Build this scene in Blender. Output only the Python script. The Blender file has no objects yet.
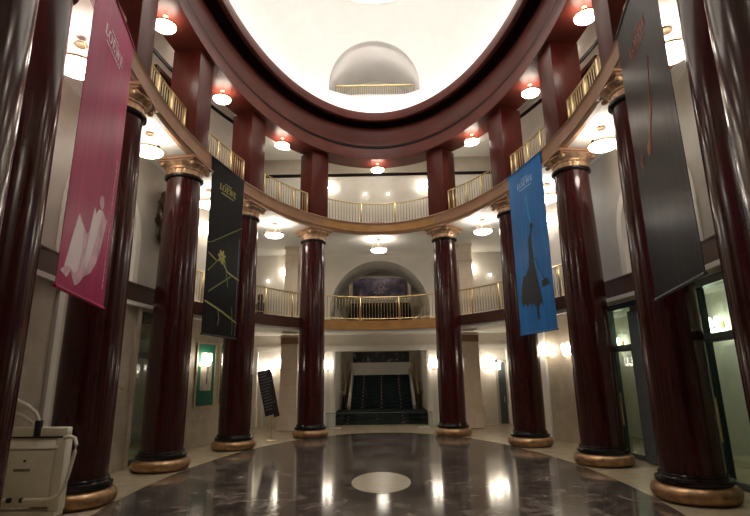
import bpy, bmesh, math, random
from math import sin, cos, pi, sqrt, atan2, hypot
from mathutils import Vector, Matrix
from mathutils.geometry import tessellate_polygon
random.seed(7)
SC = bpy.context.scene
COL = SC.collection

# ------------------------------------------------------------------ plan of the hall
A0, B0 = 5.35, 9.30                     # ellipse the columns stand on
QUAD = [(2.626, 8.293), (4.557, 5.244), (5.281, 1.76)]
H_MEZ, H_UP, H_RING, H_DOME = 4.45, 8.30, 11.20, 13.10
RX, RY = 8.6, 12.5                      # the outer shell of the building
def EP(t, d, z=0.0): return Vector(((A0 + d) * cos(t), (B0 + d) * sin(t), z))
def T(x, y): return atan2(y / B0, x / A0)
def TY(y, side, d=0.0):                 # ellipse parameter of a point at depth y
    t = math.asin(max(-1, min(1, y / (B0 + d))))
    return t if side > 0 else pi - t
def NORM(x, y):
    n = Vector((x / A0 ** 2, y / B0 ** 2, 0)); n.normalize(); return n

# ------------------------------------------------------------------ materials
def node_mat(name):
    m = bpy.data.materials.new(name); m.use_nodes = True
    nt = m.node_tree; return m, nt, nt.nodes['Principled BSDF']
def setc(b, key, v):
    if key in b.inputs: b.inputs[key].default_value = v
def mat(name, c, rough=.5, metal=0.0, var=.12, scale=6.0, stretch=(1, 1, 1), coat=0.0, bump=0.0, spec=.5, detail=4):
    m, nt, b = node_mat(name)
    tc = nt.nodes.new('ShaderNodeTexCoord'); mp = nt.nodes.new('ShaderNodeMapping')
    mp.inputs['Scale'].default_value = stretch
    nz = nt.nodes.new('ShaderNodeTexNoise'); nz.inputs['Scale'].default_value = scale; nz.inputs['Detail'].default_value = detail
    rp = nt.nodes.new('ShaderNodeValToRGB')
    rp.color_ramp.elements[0].position = .3; rp.color_ramp.elements[1].position = .7
    rp.color_ramp.elements[0].color = tuple(x * (1 - var) for x in c) + (1,)
    rp.color_ramp.elements[1].color = tuple(min(1, x * (1 + var)) for x in c) + (1,)
    nt.links.new(tc.outputs['Object'], mp.inputs['Vector']); nt.links.new(mp.outputs[0], nz.inputs['Vector'])
    nt.links.new(nz.outputs['Fac'], rp.inputs['Fac']); nt.links.new(rp.outputs['Color'], b.inputs['Base Color'])
    b.inputs['Roughness'].default_value = rough; b.inputs['Metallic'].default_value = metal
    setc(b, 'Coat Weight', coat); setc(b, 'Coat Roughness', .08); setc(b, 'Specular IOR Level', spec)
    if bump:
        bp = nt.nodes.new('ShaderNodeBump'); bp.inputs['Strength'].default_value = bump; bp.inputs['Distance'].default_value = .02
        nt.links.new(nz.outputs['Fac'], bp.inputs['Height']); nt.links.new(bp.outputs[0], b.inputs['Normal'])
    return m
def emit(name, c, s, base=(.9, .88, .82)):
    m, nt, b = node_mat(name)
    b.inputs['Base Color'].default_value = base + (1,); b.inputs['Roughness'].default_value = .3
    b.inputs['Emission Color'].default_value = c + (1,); b.inputs['Emission Strength'].default_value = s
    return m
def stone_mat(name, c, c2, mortar, bw, bh, rough=.35, vertical=True):
    m, nt, b = node_mat(name)
    tc = nt.nodes.new('ShaderNodeTexCoord'); mp = nt.nodes.new('ShaderNodeMapping')
    if vertical: mp.inputs['Rotation'].default_value = (pi / 2, 0, 0)
    br = nt.nodes.new('ShaderNodeTexBrick')
    br.inputs['Color1'].default_value = c + (1,); br.inputs['Color2'].default_value = c2 + (1,); br.inputs['Mortar'].default_value = mortar + (1,)
    br.inputs['Scale'].default_value = 1; br.inputs['Mortar Size'].default_value = .006
    br.inputs['Brick Width'].default_value = bw; br.inputs['Row Height'].default_value = bh
    nz = nt.nodes.new('ShaderNodeTexNoise'); nz.inputs['Scale'].default_value = 3; nz.inputs['Detail'].default_value = 6
    mx = nt.nodes.new('ShaderNodeMix'); mx.data_type = 'RGBA'; mx.blend_type = 'OVERLAY'; mx.inputs['Factor'].default_value = .35
    nt.links.new(tc.outputs['Object'], mp.inputs['Vector']); nt.links.new(mp.outputs[0], br.inputs['Vector'])
    nt.links.new(tc.outputs['Object'], nz.inputs['Vector'])
    nt.links.new(br.outputs['Color'], mx.inputs['A']); nt.links.new(nz.outputs['Fac'], mx.inputs['B'])
    nt.links.new(mx.outputs['Result'], b.inputs['Base Color'])
    b.inputs['Roughness'].default_value = rough
    return m
def marble_mat(name):
    m, nt, b = node_mat(name)
    tc = nt.nodes.new('ShaderNodeTexCoord')
    nz = nt.nodes.new('ShaderNodeTexNoise'); nz.inputs['Scale'].default_value = 1.6; nz.inputs['Detail'].default_value = 10; nz.inputs['Distortion'].default_value = 1.2; nz.inputs['Roughness'].default_value = .62
    rp = nt.nodes.new('ShaderNodeValToRGB'); e = rp.color_ramp.elements
    e[0].position = .42; e[0].color = (.060, .050, .044, 1); e[1].position = .66; e[1].color = (.25, .21, .178, 1)
    k = e.new(.53); k.color = (.125, .102, .086, 1)
    br = nt.nodes.new('ShaderNodeTexBrick'); br.offset = 0
    br.inputs['Color1'].default_value = (1, 1, 1, 1); br.inputs['Color2'].default_value = (.72, .72, .72, 1); br.inputs['Mortar'].default_value = (.6, .6, .6, 1)
    br.inputs['Scale'].default_value = 1; br.inputs['Brick Width'].default_value = .62; br.inputs['Row Height'].default_value = .62; br.inputs['Mortar Size'].default_value = .004
    mx = nt.nodes.new('ShaderNodeMix'); mx.data_type = 'RGBA'; mx.blend_type = 'MULTIPLY'; mx.inputs['Factor'].default_value = 1
    nt.links.new(tc.outputs['Object'], nz.inputs['Vector']); nt.links.new(tc.outputs['Object'], br.inputs['Vector'])
    nt.links.new(nz.outputs['Fac'], rp.inputs['Fac']); nt.links.new(rp.outputs['Color'], mx.inputs['A']); nt.links.new(br.outputs['Color'], mx.inputs['B'])
    nt.links.new(mx.outputs['Result'], b.inputs['Base Color'])
    b.inputs['Roughness'].default_value = .11; setc(b, 'Specular IOR Level', .30)
    return m
def glass_mat(name, c, rough=.02, alpha=.25):
    m, nt, b = node_mat(name)
    tr = nt.nodes.new('ShaderNodeBsdfTransparent'); tr.inputs[0].default_value = c + (1,)
    gl = nt.nodes.new('ShaderNodeBsdfGlossy'); gl.inputs['Roughness'].default_value = rough
    lw = nt.nodes.new('ShaderNodeLayerWeight'); lw.inputs['Blend'].default_value = .5
    pw = nt.nodes.new('ShaderNodeMath'); pw.operation = 'POWER'; pw.inputs[1].default_value = 4.0
    fr = nt.nodes.new('ShaderNodeMath'); fr.operation = 'MULTIPLY_ADD'; fr.inputs[1].default_value = .55; fr.inputs[2].default_value = .04
    ms = nt.nodes.new('ShaderNodeMixShader')
    nt.links.new(lw.outputs['Facing'], pw.inputs[0]); nt.links.new(pw.outputs[0], fr.inputs[0])
    nt.links.new(fr.outputs[0], ms.inputs[0]); nt.links.new(tr.outputs[0], ms.inputs[1]); nt.links.new(gl.outputs[0], ms.inputs[2])
    nt.links.new(ms.outputs[0], nt.nodes['Material Output'].inputs[0])
    return m

M = {}
M['shaft'] = mat('mahogany_polished', (.040, .0050, .0054), .18, var=.10, scale=4, stretch=(3, 3, .25), coat=.2, spec=.5)
M['base_dark'] = mat('black_polished_stone', (.010, .006, .007), .2, var=.2)
M['gold'] = mat('antique_gold', (.60, .40, .25), .38, metal=.7, var=.35, scale=9, bump=.25)
M['gold_base'] = mat('worn_gilt', (.42, .25, .13), .40, metal=.75, var=.4, scale=7, bump=.2)
M['pillar'] = mat('mahogany_veneer', (.090, .0135, .0085), .34, var=.25, scale=4, stretch=(3, 3, .3), spec=.32)
M['ring'] = mat('mahogany_ring', (.105, .021, .014), .36, var=.2, scale=1.2, spec=.26)
M['ring_dark'] = mat('dark_mahogany', (.012, .005, .004), .5, var=.2, spec=.15)
M['fascia'] = mat('bronzed_wood', (.36, .195, .110), .42, var=.12, scale=2.5)
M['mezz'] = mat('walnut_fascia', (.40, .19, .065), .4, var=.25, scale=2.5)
M['mezz_side'] = mat('dark_brown_band', (.075, .028, .017), .38, var=.25, scale=2.5)
M['plaster'] = mat('warm_white_plaster', (.76, .72, .655), .75, var=.04, scale=3)
M['white'] = mat('white_plaster', (.83, .81, .765), .75, var=.03, scale=3)
M['dome'] = mat('dome_plaster', (.86, .84, .80), .8, var=.02, scale=2)
M['beige'] = stone_mat('beige_stone_cladding', (.56, .485, .375), (.53, .455, .345), (.44, .37, .275), 1.4, .8)
M['sidewall'] = mat('taupe_plaster', (.50, .455, .385), .6, var=.06, scale=2)
M['pier'] = stone_mat('veined_stone_blocks', (.86, .73, .58), (.78, .65, .51), (.62, .51, .39), 3.0, .62)
M['floor'] = stone_mat('cream_stone_floor', (.42, .345, .235), (.39, .32, .215), (.33, .27, .18), 1.2, 1.2, rough=.24, vertical=False)
M['marble'] = marble_mat('dark_marble')
M['cream'] = mat('cream_marble', (.50, .44, .34), .25, var=.08, scale=5)
M['brass'] = mat('brass', (.68, .52, .26), .3, metal=.85, var=.1)
M['baluster'] = mat('satin_brass', (.45, .345, .18), .45, metal=.45, var=.1)
M['mid_band'] = mat('golden_brown_band', (.46, .235, .070), .4, var=.15, scale=2.5)
M['bronze'] = mat('dark_bronze', (.10, .065, .035), .42, metal=.6, var=.5, scale=14, bump=.6)
M['bowl'] = emit('opal_glass_lit', (1.0, .92, .81), 12)
M['bowl_up'] = emit('opal_glass_lit_ring', (1.0, .90, .76), 13)
M['shade'] = emit('sconce_glass_lit', (1.0, .90, .75), 9)
M['spot'] = emit('bulb_lit', (1.0, .9, .7), 14)
M['cove'] = emit('added_cove_tube', (1.0, .97, .92), 15)
M['sky'] = emit('laylight_lit', (1.0, .98, .94), 1.0)
M['black'] = mat('black_metal', (.012, .012, .013), .4, var=.1)
M['carpet'] = mat('dark_green_carpet', (.014, .023, .025), .95, var=.5, scale=30, spec=.1)
M['riserlight'] = emit('stair_light_red', (1.0, .34, .26), .3, base=(.3, .05, .05))
M['doorgreen'] = mat('dark_green_frame', (.016, .030, .027), .35, var=.15)
M['slate'] = mat('slate_leaf', (.085, .105, .115), .45, var=.1)
M['glass'] = glass_mat('door_glass', (.70, .82, .76))
M['clear'] = glass_mat('clear_glass', (.88, .93, .91))
M['lift'] = mat('cream_enamel', (.74, .70, .56), .42, var=.05)
M['lift_dark'] = mat('grey_label', (.22, .20, .16), .5, var=.1)
M['matgreen'] = mat('green_mat', (.012, .13, .075), .6, var=.1)
M['paper'] = mat('old_paper', (.52, .46, .36), .7, var=.2, scale=6)
M['frame_gold'] = mat('pale_gilt_frame', (.60, .50, .33), .4, metal=.3, var=.1)
M['whitewood'] = mat('white_painted_wood', (.72, .68, .60), .45, var=.04)
M['pink'] = mat('pink_banner_cloth', (.45, .022, .125), .36, var=.22, scale=2.2, stretch=(2, 2, .25), bump=.12, spec=.35, detail=2)
M['blue'] = mat('blue_banner_cloth', (.010, .165, .48), .42, var=.2, scale=2.2, stretch=(2, 2, .25), bump=.12, spec=.3, detail=2)
M['blackcloth'] = mat('black_banner_cloth', (.0040, .0050, .0080), .45, var=.5, scale=2.6, stretch=(2, 2, .2), bump=.12, spec=.12, detail=2)
M['greycloth'] = mat('charcoal_banner_cloth', (.010, .011, .013), .30, var=.5, scale=2.6, stretch=(3, 3, .2), bump=.15, spec=.2, detail=2)
M['p_white'] = mat('print_white', (.95, .80, .82), .5, var=.08, scale=3)
M['p_veil'] = mat('print_pale_pink', (.76, .48, .55), .5, var=.35, scale=4)
M['p_dark'] = mat('print_black', (.010, .016, .022), .5, var=.3)
M['p_yellow'] = mat('print_yellow', (.34, .32, .075), .5, var=.2)
M['p_green'] = mat('print_olive', (.14, .16, .04), .5, var=.3, scale=8)
M['p_orange'] = mat('print_orange', (.42, .10, .045), .5, var=.2)
M['p_cyan'] = mat('print_cyan', (.02, .30, .60), .5, var=.2)
M['p_ltblue'] = mat('print_light_blue', (.42, .62, .78), .5, var=.1)
M['p_grey'] = mat('print_grey', (.16, .16, .17), .5, var=.4, scale=8)
M['art'] = None
def art_mat(name, cols, scale):
    m, nt, b = node_mat(name)
    tc = nt.nodes.new('ShaderNodeTexCoord'); nz = nt.nodes.new('ShaderNodeTexNoise'); nz.inputs['Scale'].default_value = scale; nz.inputs['Detail'].default_value = 5
    rp = nt.nodes.new('ShaderNodeValToRGB'); e = rp.color_ramp.elements
    e[0].position = .4; e[0].color = cols[0] + (1,); e[1].position = .68; e[1].color = cols[2] + (1,); k = e.new(.55); k.color = cols[1] + (1,)
    nt.links.new(tc.outputs['Object'], nz.inputs['Vector']); nt.links.new(nz.outputs['Fac'], rp.inputs['Fac']); nt.links.new(rp.outputs['Color'], b.inputs['Base Color'])
    b.inputs['Roughness'].default_value = .5
    return m
M['art'] = art_mat('purple_painting', ((.012, .012, .030), (.055, .040, .080), (.16, .11, .13)), 2.2)
M['art_dark'] = art_mat('dark_painting', ((.006, .006, .008), (.02, .018, .02), (.20, .18, .16)), 3.5)

# ------------------------------------------------------------------ mesh helpers
def BM(): return bmesh.new()
def obj(name, bm, m, parent=None, smooth=False, loc=None, rotz=0, autosm=None):
    bmesh.ops.recalc_face_normals(bm, faces=bm.faces)
    me = bpy.data.meshes.new(name); bm.to_mesh(me); bm.free()
    if smooth:
        for f in me.polygons: f.use_smooth = True
        try: me.set_sharp_from_angle(angle=math.radians(autosm or 38))
        except Exception: pass
    me.materials.append(m)
    o = bpy.data.objects.new(name, me); COL.objects.link(o)
    if parent: o.parent = parent
    if loc: o.location = loc
    if rotz: o.rotation_euler = (0, 0, rotz)
    return o
def tag(o, label=None, cat=None, group=None, kind=None):
    if label: o['label'] = label
    if cat: o['category'] = cat
    if group: o['group'] = group
    if kind: o['kind'] = kind
    return o
def thing(name, label, cat, loc=(0, 0, 0), rotz=0, group=None):
    o = bpy.data.objects.new(name, None); COL.objects.link(o); o.empty_display_size = .2
    o.location = loc; o.rotation_euler = (0, 0, rotz)
    return tag(o, label, cat, group)
def struct(name, bm, m, smooth=False, parent=None):
    o = obj(name, bm, m, parent, smooth)
    if not parent: o['kind'] = 'structure'
    return o
def copy_tree(o, parent=None):
    c = o.copy(); COL.objects.link(c)
    if parent: c.parent = parent
    for ch in [k for k in o.children]: copy_tree(ch, c)
    return c
def box(bm, x0, x1, y0, y1, z0, z1, mtx=None, bev=0.0):
    r = bmesh.ops.create_cube(bm, size=1)
    vs = r['verts']
    for v in vs:
        v.co = Vector(((x0 + x1) / 2 + v.co.x * (x1 - x0), (y0 + y1) / 2 + v.co.y * (y1 - y0), (z0 + z1) / 2 + v.co.z * (z1 - z0)))
    if bev:
        es = list({e for v in vs for e in v.link_edges})
        rb = bmesh.ops.bevel(bm, geom=es, offset=bev, segments=2, affect='EDGES', profile=.5)
        vs = list({v for f in rb['faces'] for v in f.verts} | {v for v in vs if v.is_valid})
    if mtx:
        for v in vs: v.co = mtx @ v.co
    return vs
def lathe(bm, prof, n=40, mtx=None, cap=True, mod=None):
    rings = []
    for (r, z) in prof:
        ring = []
        for i in range(n):
            a = 2 * pi * i / n
            rr = r * (mod(a, z) if mod else 1)
            v = Vector((rr * cos(a), rr * sin(a), z))
            ring.append(bm.verts.new(mtx @ v if mtx else v))
        rings.append(ring)
    for k in range(len(rings) - 1):
        for i in range(n):
            j = (i + 1) % n
            bm.faces.new((rings[k][i], rings[k][j], rings[k + 1][j], rings[k + 1][i]))
    if cap:
        if prof[0][0] > 1e-4: bm.faces.new(list(reversed(rings[0])))
        if prof[-1][0] > 1e-4: bm.faces.new(rings[-1])
def tube(bm, pts, r, n=8, closed=False):
    pts = [Vector(p) for p in pts]; rings = []; N = len(pts)
    up = Vector((0, 0, 1))
    for k, p in enumerate(pts):
        a = pts[(k - 1) % N] if (k > 0 or closed) else pts[k]
        b = pts[(k + 1) % N] if (k < N - 1 or closed) else pts[k]
        d = (b - a).normalized()
        s = d.cross(up)
        if s.length < 1e-3: s = d.cross(Vector((1, 0, 0)))
        s.normalize(); w = s.cross(d)
        rings.append([bm.verts.new(p + r * (cos(2 * pi * i / n) * s + sin(2 * pi * i / n) * w)) for i in range(n)])
    for k in range(N if closed else N - 1):
        k2 = (k + 1) % N
        for i in range(n):
            j = (i + 1) % n
            bm.faces.new((rings[k][i], rings[k][j], rings[k2][j], rings[k2][i]))
    if not closed:
        bm.faces.new(list(reversed(rings[0]))); bm.faces.new(rings[-1])
def sweep(bm, prof, t0, t1, n):
    """closed profile of (offset, z) carried along the hall's ellipse"""
    full = abs(t1 - t0 - 2 * pi) < 1e-6; rings = []
    for k in range(n if full else n + 1):
        t = t0 + (t1 - t0) * k / n
        rings.append([bm.verts.new(EP(t, d, z)) for d, z in prof])
    m = len(prof); K = len(rings)
    for k in range(K if full else K - 1):
        for i in range(m):
            j = (i + 1) % m
            bm.faces.new((rings[k][i], rings[k][j], rings[(k + 1) % K][j], rings[(k + 1) % K][i]))
    if not full:
        bm.faces.new(rings[0]); bm.faces.new(list(reversed(rings[-1])))
def prism(bm, pts, fr, d0, d1):
    """polygon pts (a, b) in the frame fr(a, b, depth), pulled from depth d0 to d1"""
    n = len(pts)
    lo = [bm.verts.new(fr(a, b, d0)) for a, b in pts]; hi = [bm.verts.new(fr(a, b, d1)) for a, b in pts]
    for a, b, c in tessellate_polygon([[Vector((p[0], p[1], 0)) for p in pts]]):
        bm.faces.new((lo[a], lo[b], lo[c])); bm.faces.new((hi[c], hi[b], hi[a]))
    for i in range(n):
        j = (i + 1) % n; bm.faces.new((lo[i], lo[j], hi[j], hi[i]))
def wallpath(bm, pts, z0, z1, th):
    """a wall along plan points, thickness to the outside (left of travel when th > 0)"""
    pts = [Vector((x, y, 0)) for x, y in pts]; N = len(pts); out = []
    for k in range(N):
        d = (pts[min(k + 1, N - 1)] - pts[max(k - 1, 0)]).normalized()
        out.append(pts[k] + Vector((-d.y, d.x, 0)) * th)
    rows = []
    for k in range(N):
        rows.append([bm.verts.new((q.x, q.y, z)) for q, z in ((pts[k], z0), (out[k], z0), (out[k], z1), (pts[k], z1))])
    for k in range(N - 1):
        for i in range(4):
            j = (i + 1) % 4
            bm.faces.new((rows[k][i], rows[k][j], rows[k + 1][j], rows[k + 1][i]))
    bm.faces.new(rows[0]); bm.faces.new(list(reversed(rows[-1])))
def boolean_cut(o, cutter):
    md = o.modifiers.new('cut', 'BOOLEAN'); md.operation = 'DIFFERENCE'; md.object = cutter; md.solver = 'EXACT'
    dg = bpy.context.evaluated_depsgraph_get(); dg.update()
    me = bpy.data.meshes.new_from_object(o.evaluated_get(dg))
    o.modifiers.clear(); o.data = me
    bpy.data.objects.remove(cutter)

# ------------------------------------------------------------------ floors
bm = BM(); box(bm, -9.6, 9.6, -13.2, 23, -.4, 0); struct('floor', bm, M['floor'])
def ellipse_disc(a, b, z0, z1, n=128, cx=0, cy=0):
    bm = BM(); lo = []; hi = []
    for i in range(n):
        t = 2 * pi * i / n
        lo.append(bm.verts.new((cx + a * cos(t), cy + b * sin(t), z0))); hi.append(bm.verts.new((cx + a * cos(t), cy + b * sin(t), z1)))
    bm.faces.new(list(reversed(lo))); bm.faces.new(hi)
    for i in range(n): bm.faces.new((lo[i], lo[(i + 1) % n], hi[(i + 1) % n], hi[i]))
    return bm
struct('floor', ellipse_disc(4.72, 9.5, -.05, .004), M['marble'])
struct('floor', ellipse_disc(.60, 1.05, -.04, .008, 64), M['cream'])

# slabs of the galleries: the ellipse is left open, the outside follows the shell
def slab(name, d, z0, z1, m, ymin=None):
    bm = BM(); N = 160; rows = []
    ts = sorted([2 * pi * i / N for i in range(N)] + [atan2(RY * sy * A0 / B0, RX * sx) % (2 * pi) for sx in (-1, 1) for sy in (-1, 1)])
    for t in ts:
        p = EP(t, d)
        k = min((RX + .2) / max(1e-6, abs(p.x)), (RY + .2) / max(1e-6, abs(p.y)))
        q = p * k
        rows.append([bm.verts.new((p.x, p.y, z0)), bm.verts.new((q.x, q.y, z0)), bm.verts.new((q.x, q.y, z1)), bm.verts.new((p.x, p.y, z1))])
    K = len(rows)
    for k in range(K):
        a, b = rows[k], rows[(k + 1) % K]
        if ymin is not None and (a[0].co.y + b[0].co.y) / 2 < ymin: continue
        for i in range(4):
            j = (i + 1) % 4
            bm.faces.new((a[i], a[j], b[j], b[i]))
    return struct(name, bm, m)
slab('floor', 1.02, 4.06, H_MEZ - .01, M['white'])              # mezzanine
slab('floor', -.38, 7.95, H_UP - .01, M['white'])               # upper gallery
slab('ceiling', .55, 12.95, 13.2, M['white'])                   # above the upper gallery

# ------------------------------------------------------------------ shell and walls
def arch_poly(cx, zc, r, zb, n=28):
    return [(cx + r, zb)] + [(cx + r * cos(pi * i / n), zc + r * sin(pi * i / n)) for i in range(n + 1)] + [(cx - r, zb)]
bm = BM()
box(bm, -9, -2.12, RY, RY + .4, 0, 4.06); box(bm, 2.12, 9, RY, RY + .4, 0, 4.06); box(bm, -2.12, 2.12, RY, RY + .4, 3.32, 4.06)
struct('wall_back', bm, M['plaster'])
bm = BM()
fr = lambda a, b, d: Vector((a, RY + d, b))
arc = [(2.35 * cos(pi * i / 28), 5.25 + 2.35 * sin(pi * i / 28)) for i in range(29)]
prism(bm, [(2.35, 4.44)] + arc + [(-2.35, 4.44), (-9, 4.44), (-9, 7.95), (9, 7.95), (9, 4.44)], fr, 0, .4)
struct('wall_back', bm, M['plaster'])
bm = BM(); box(bm, -9, 9, RY, RY + .4, 8.29, 13.2); struct('wall_back', bm, M['white'])
bm = BM(); box(bm, -9, 9, RY - .05, RY, 12.02, 12.16); struct('trim_1', bm, M['ring_dark'])
bm = BM(); box(bm, -9, 9, RY - .10, RY, 12.16, 12.95); struct('trim_2', bm, M['sidewall'])
for s, nm in ((-1, 'wall_left'), (1, 'wall_right')):
    bm = BM(); box(bm, min(s * RX, s * (RX + .3)), max(s * RX, s * (RX + .3)), -12.9, 12.9, 0, 13.2); struct(nm, bm, M['plaster'])
bm = BM(); box(bm, -9, 9, -12.9, -12.5, 0, 13.2); struct('wall_front', bm, M['sidewall'])
# plaster lintel and cornice line of the ground opening
bm = BM(); box(bm, -2.5, 2.5, RY - .07, RY, 3.30, 3.42); box(bm, -2.5, 2.5, RY - .03, RY, 3.42, 3.50); struct('trim_3', bm, M['white'])
for s in (-1, 1):
    for x0, w in ((2.18, .16), (2.52, .13)):
        bm = BM(); box(bm, min(s * x0, s * (x0 + w)), max(s * x0, s * (x0 + w)), RY - .08, RY, 0, 3.30); box(bm, min(s * x0, s * (x0 + w)) - .03, max(s * x0, s * (x0 + w)) + .03, RY - .10, RY, 0, .3)
        struct('trim_4', bm, M['white'])
bm = BM(); box(bm, -9, 9, RY - .06, RY, 3.42, 3.55); box(bm, -9, 9, RY - .03, RY, 3.32, 3.42)
struct('trim_5', bm, M['white'])

# curved walls close behind the middle columns, solid at both storeys
def ell_pts(t0, t1, d, n): return [tuple(EP(t0 + (t1 - t0) * k / n, d).xy) for k in range(n + 1)]
def side_seg(bm, s, y0, y1, z0, z1, d0=1.0, d1=1.3, n=None):
    n = n or max(2, int(abs(y1 - y0) / .25))
    sweep(bm, [(d0, z0), (d1, z0), (d1, z1), (d0, z1)], TY(y0, s, 1.0), TY(y1, s, 1.0), n)
Y_END = 3.75
openings = {-1: [(1.95, 3.05)], 1: [(.95, 2.75), (-3.1, -.75)]}
for s, nm in ((-1, 'wall_left'), (1, 'wall_right')):
    bm = BM(); ys = [-9.9]
    for a, b in sorted(openings[s]): ys += [a, b]
    ys += [Y_END]
    for k in range(0, len(ys), 2): side_seg(bm, s, ys[k], ys[k + 1], 0, 4.05)
    for a, b in openings[s]: side_seg(bm, s, a, b, 3.85, 4.05)
    struct(nm, bm, M['beige'], True)
    bm = BM()                            # upper storey of that wall, with an arched niche
    side_seg(bm, s, -9.9, -1.5, 4.45, 7.95); side_seg(bm, s, 1.5, Y_END, 4.45, 7.95)
    n = 24
    for k in range(n):
        a, b = -1.5 + 3.0 * k / n, -1.5 + 3.0 * (k + 1) / n
        mid = (a + b) / 2; zt = 5.55 + sqrt(max(0, 1.5 ** 2 - mid ** 2))
        side_seg(bm, s, a, b, zt, 7.95, n=1)
    side_seg(bm, s, -1.5, 1.5, 4.45, 7.95, 1.42, 1.5)
    struct(nm, bm, M['sidewall'], True, None)
    bm = BM()                            # pale archivolt round the niche
    path = [(1.42, 4.46 + (5.55 - 4.46) * k / 4) for k in range(4)] + [(1.42 * cos(pi * k / 24), 5.55 + 1.42 * sin(pi * k / 24)) for k in range(25)] + [(-1.42, 5.55 - (5.55 - 4.46) * k / 4) for k in range(1, 5)]
    rows = []
    for k, (y, z) in enumerate(path):
        dy, dz = (y, z - 5.55) if z >= 5.55 else (math.copysign(1.42, y), 0)
        l = hypot(dy, dz); dy /= l; dz /= l
        rows.append([bm.verts.new(EP(TY(y + q * dy, s, 1.0), d, z + q * dz)) for q, d in ((0, .96), (.2, .96), (.2, 1.05), (.12, 1.42), (0, 1.42))])
    for k in range(len(rows) - 1):
        for i in range(5):
            j = (i + 1) % 5; bm.faces.new((rows[k][i], rows[k][j], rows[k + 1][j], rows[k + 1][i]))
    struct('trim_6', bm, M['plaster'], True)
    bm = BM()                            # plinth course of the stone
    for k in range(0, len(ys), 2): side_seg(bm, s, ys[k], ys[k + 1], 0, .62, .95, 1.0)
    struct('baseboard_left' if s < 0 else 'baseboard_right', bm, M['beige'], True)
    bm = BM()                            # thin white moulding under the band
    side_seg(bm, s, -9.9, Y_END, 3.93, 4.03, .90, 1.0)
    struct('trim_7', bm, M['plaster'], True)
    bm = BM()                            # upper gallery side wall
    side_seg(bm, s, -9.9, 6.4, 8.29, 12.95, 1.3, 1.5)
    struct(nm, bm, M['plaster'], True)
    bm = BM(); side_seg(bm, s, -9.9, 6.4, 11.5, 11.62, 1.25, 1.3); struct('trim_8', bm, M['ring_dark'], True)
    # return wall and the curved outer wall with the pictures
    t0, t1 = TY(Y_END, s, 1.0), TY(7.4, s, 1.8)
    pts = [tuple(EP(t0, 1.0).xy), tuple(EP(TY(Y_END + .15, s, 1.0), 1.8).xy)] + ell_pts(TY(4.2, s, 1.8), t1, 1.8, 14) + [(s * RX, 7.9)]
    bm = BM(); wallpath(bm, pts, 0, 4.06, -.18 * s if s > 0 else .18); struct(nm, bm, M['beige'], True)
    bm = BM(); wallpath(bm, pts, 4.44, 7.95, -.18 * s if s > 0 else .18); struct(nm, bm, M['plaster'], True)

# timber bands
tA, tB = TY(Y_END, 1, 1.0), pi - TY(Y_END, 1, 1.0)
t5 = TY(9.55, 1, 1.0)
for a, b, m_ in ((tA, t5, 'mezz_side'), (t5, pi - t5, 'mid_band'), (pi - t5, tB, 'mezz_side')):  # golden brown in the middle stretch, dark brown at the sides
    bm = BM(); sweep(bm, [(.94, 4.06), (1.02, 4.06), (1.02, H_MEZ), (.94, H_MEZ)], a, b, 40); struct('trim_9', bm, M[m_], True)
bm = BM(); sweep(bm, [(1.00, 3.95), (1.2, 3.95), (1.2, 4.06), (1.00, 4.06)], tA, tB, 90); struct('trim_10', bm, M['white'], True)
for s in (-1, 1):
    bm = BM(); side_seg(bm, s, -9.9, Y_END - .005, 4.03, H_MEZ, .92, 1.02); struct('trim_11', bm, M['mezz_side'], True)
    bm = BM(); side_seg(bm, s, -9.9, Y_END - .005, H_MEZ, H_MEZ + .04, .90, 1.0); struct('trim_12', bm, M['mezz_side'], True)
# upper gallery fascia above the capitals
bm = BM()
sweep(bm, [(-.45, 7.96), (-.38, 7.96), (-.38, 8.3), (-.30, 8.3), (-.30, 8.36), (-.47, 8.36), (-.49, 8.33), (-.46, 8.29), (-.45, 8.24)], 0, 2 * pi, 200)
struct('trim_13', bm, M['fascia'], True)
bm = BM(); sweep(bm, [(-.462, 7.97), (-.44, 7.97), (-.44, 8.24), (-.462, 8.24)], T(2.45, 8.3), pi - T(2.45, 8.3), 40); struct('trim_13', bm, M['mid_band'], True)  # golden-brown strip over the fascia in the middle bay
bm = BM(); sweep(bm, [(-.40, 7.86), (-.30, 7.86), (-.30, 7.96), (-.43, 7.96)], 0, 2 * pi, 200); struct('trim_14', bm, M['fascia'], True)

# ring beam below the dome
bm = BM()
sweep(bm, [(-.50, 11.2), (.42, 11.2), (.42, 13.05), (-.20, 13.05), (-.20, 12.72), (-.36, 12.72), (-.40, 12.68), (-.42, 12.55), (-.405, 12.3), (-.37, 12.05), (-.34, 11.86), (-.36, 11.82), (-.36, 11.76), (-.46, 11.74), (-.47, 11.70), (-.50, 11.66)], 0, 2 * pi, 220)
struct('trim_15', bm, M['ring'], True)
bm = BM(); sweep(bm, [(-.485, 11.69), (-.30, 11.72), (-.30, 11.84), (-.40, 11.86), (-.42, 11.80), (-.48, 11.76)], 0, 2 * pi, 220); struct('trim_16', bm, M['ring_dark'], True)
bm = BM(); sweep(bm, [(-.34, 12.72), (-.21, 12.72), (-.21, 12.93), (-.34, 12.93)], 0, 2 * pi, 220); struct('trim_17', bm, M['ring_dark'], True)  # near-black lining of the recess under the rim
bm = BM()
sweep(bm, [(-.86, 12.86), (-.80, 12.82), (-.72, 12.82), (-.72, 12.92), (-.10, 12.92), (-.10, 13.02), (-.80, 13.02), (-.80, 13.22), (-.86, 13.22), (-.88, 13.16), (-.88, 12.98)], 0, 2 * pi, 220)
struct('trim_18', bm, M['ring'], True)
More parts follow.
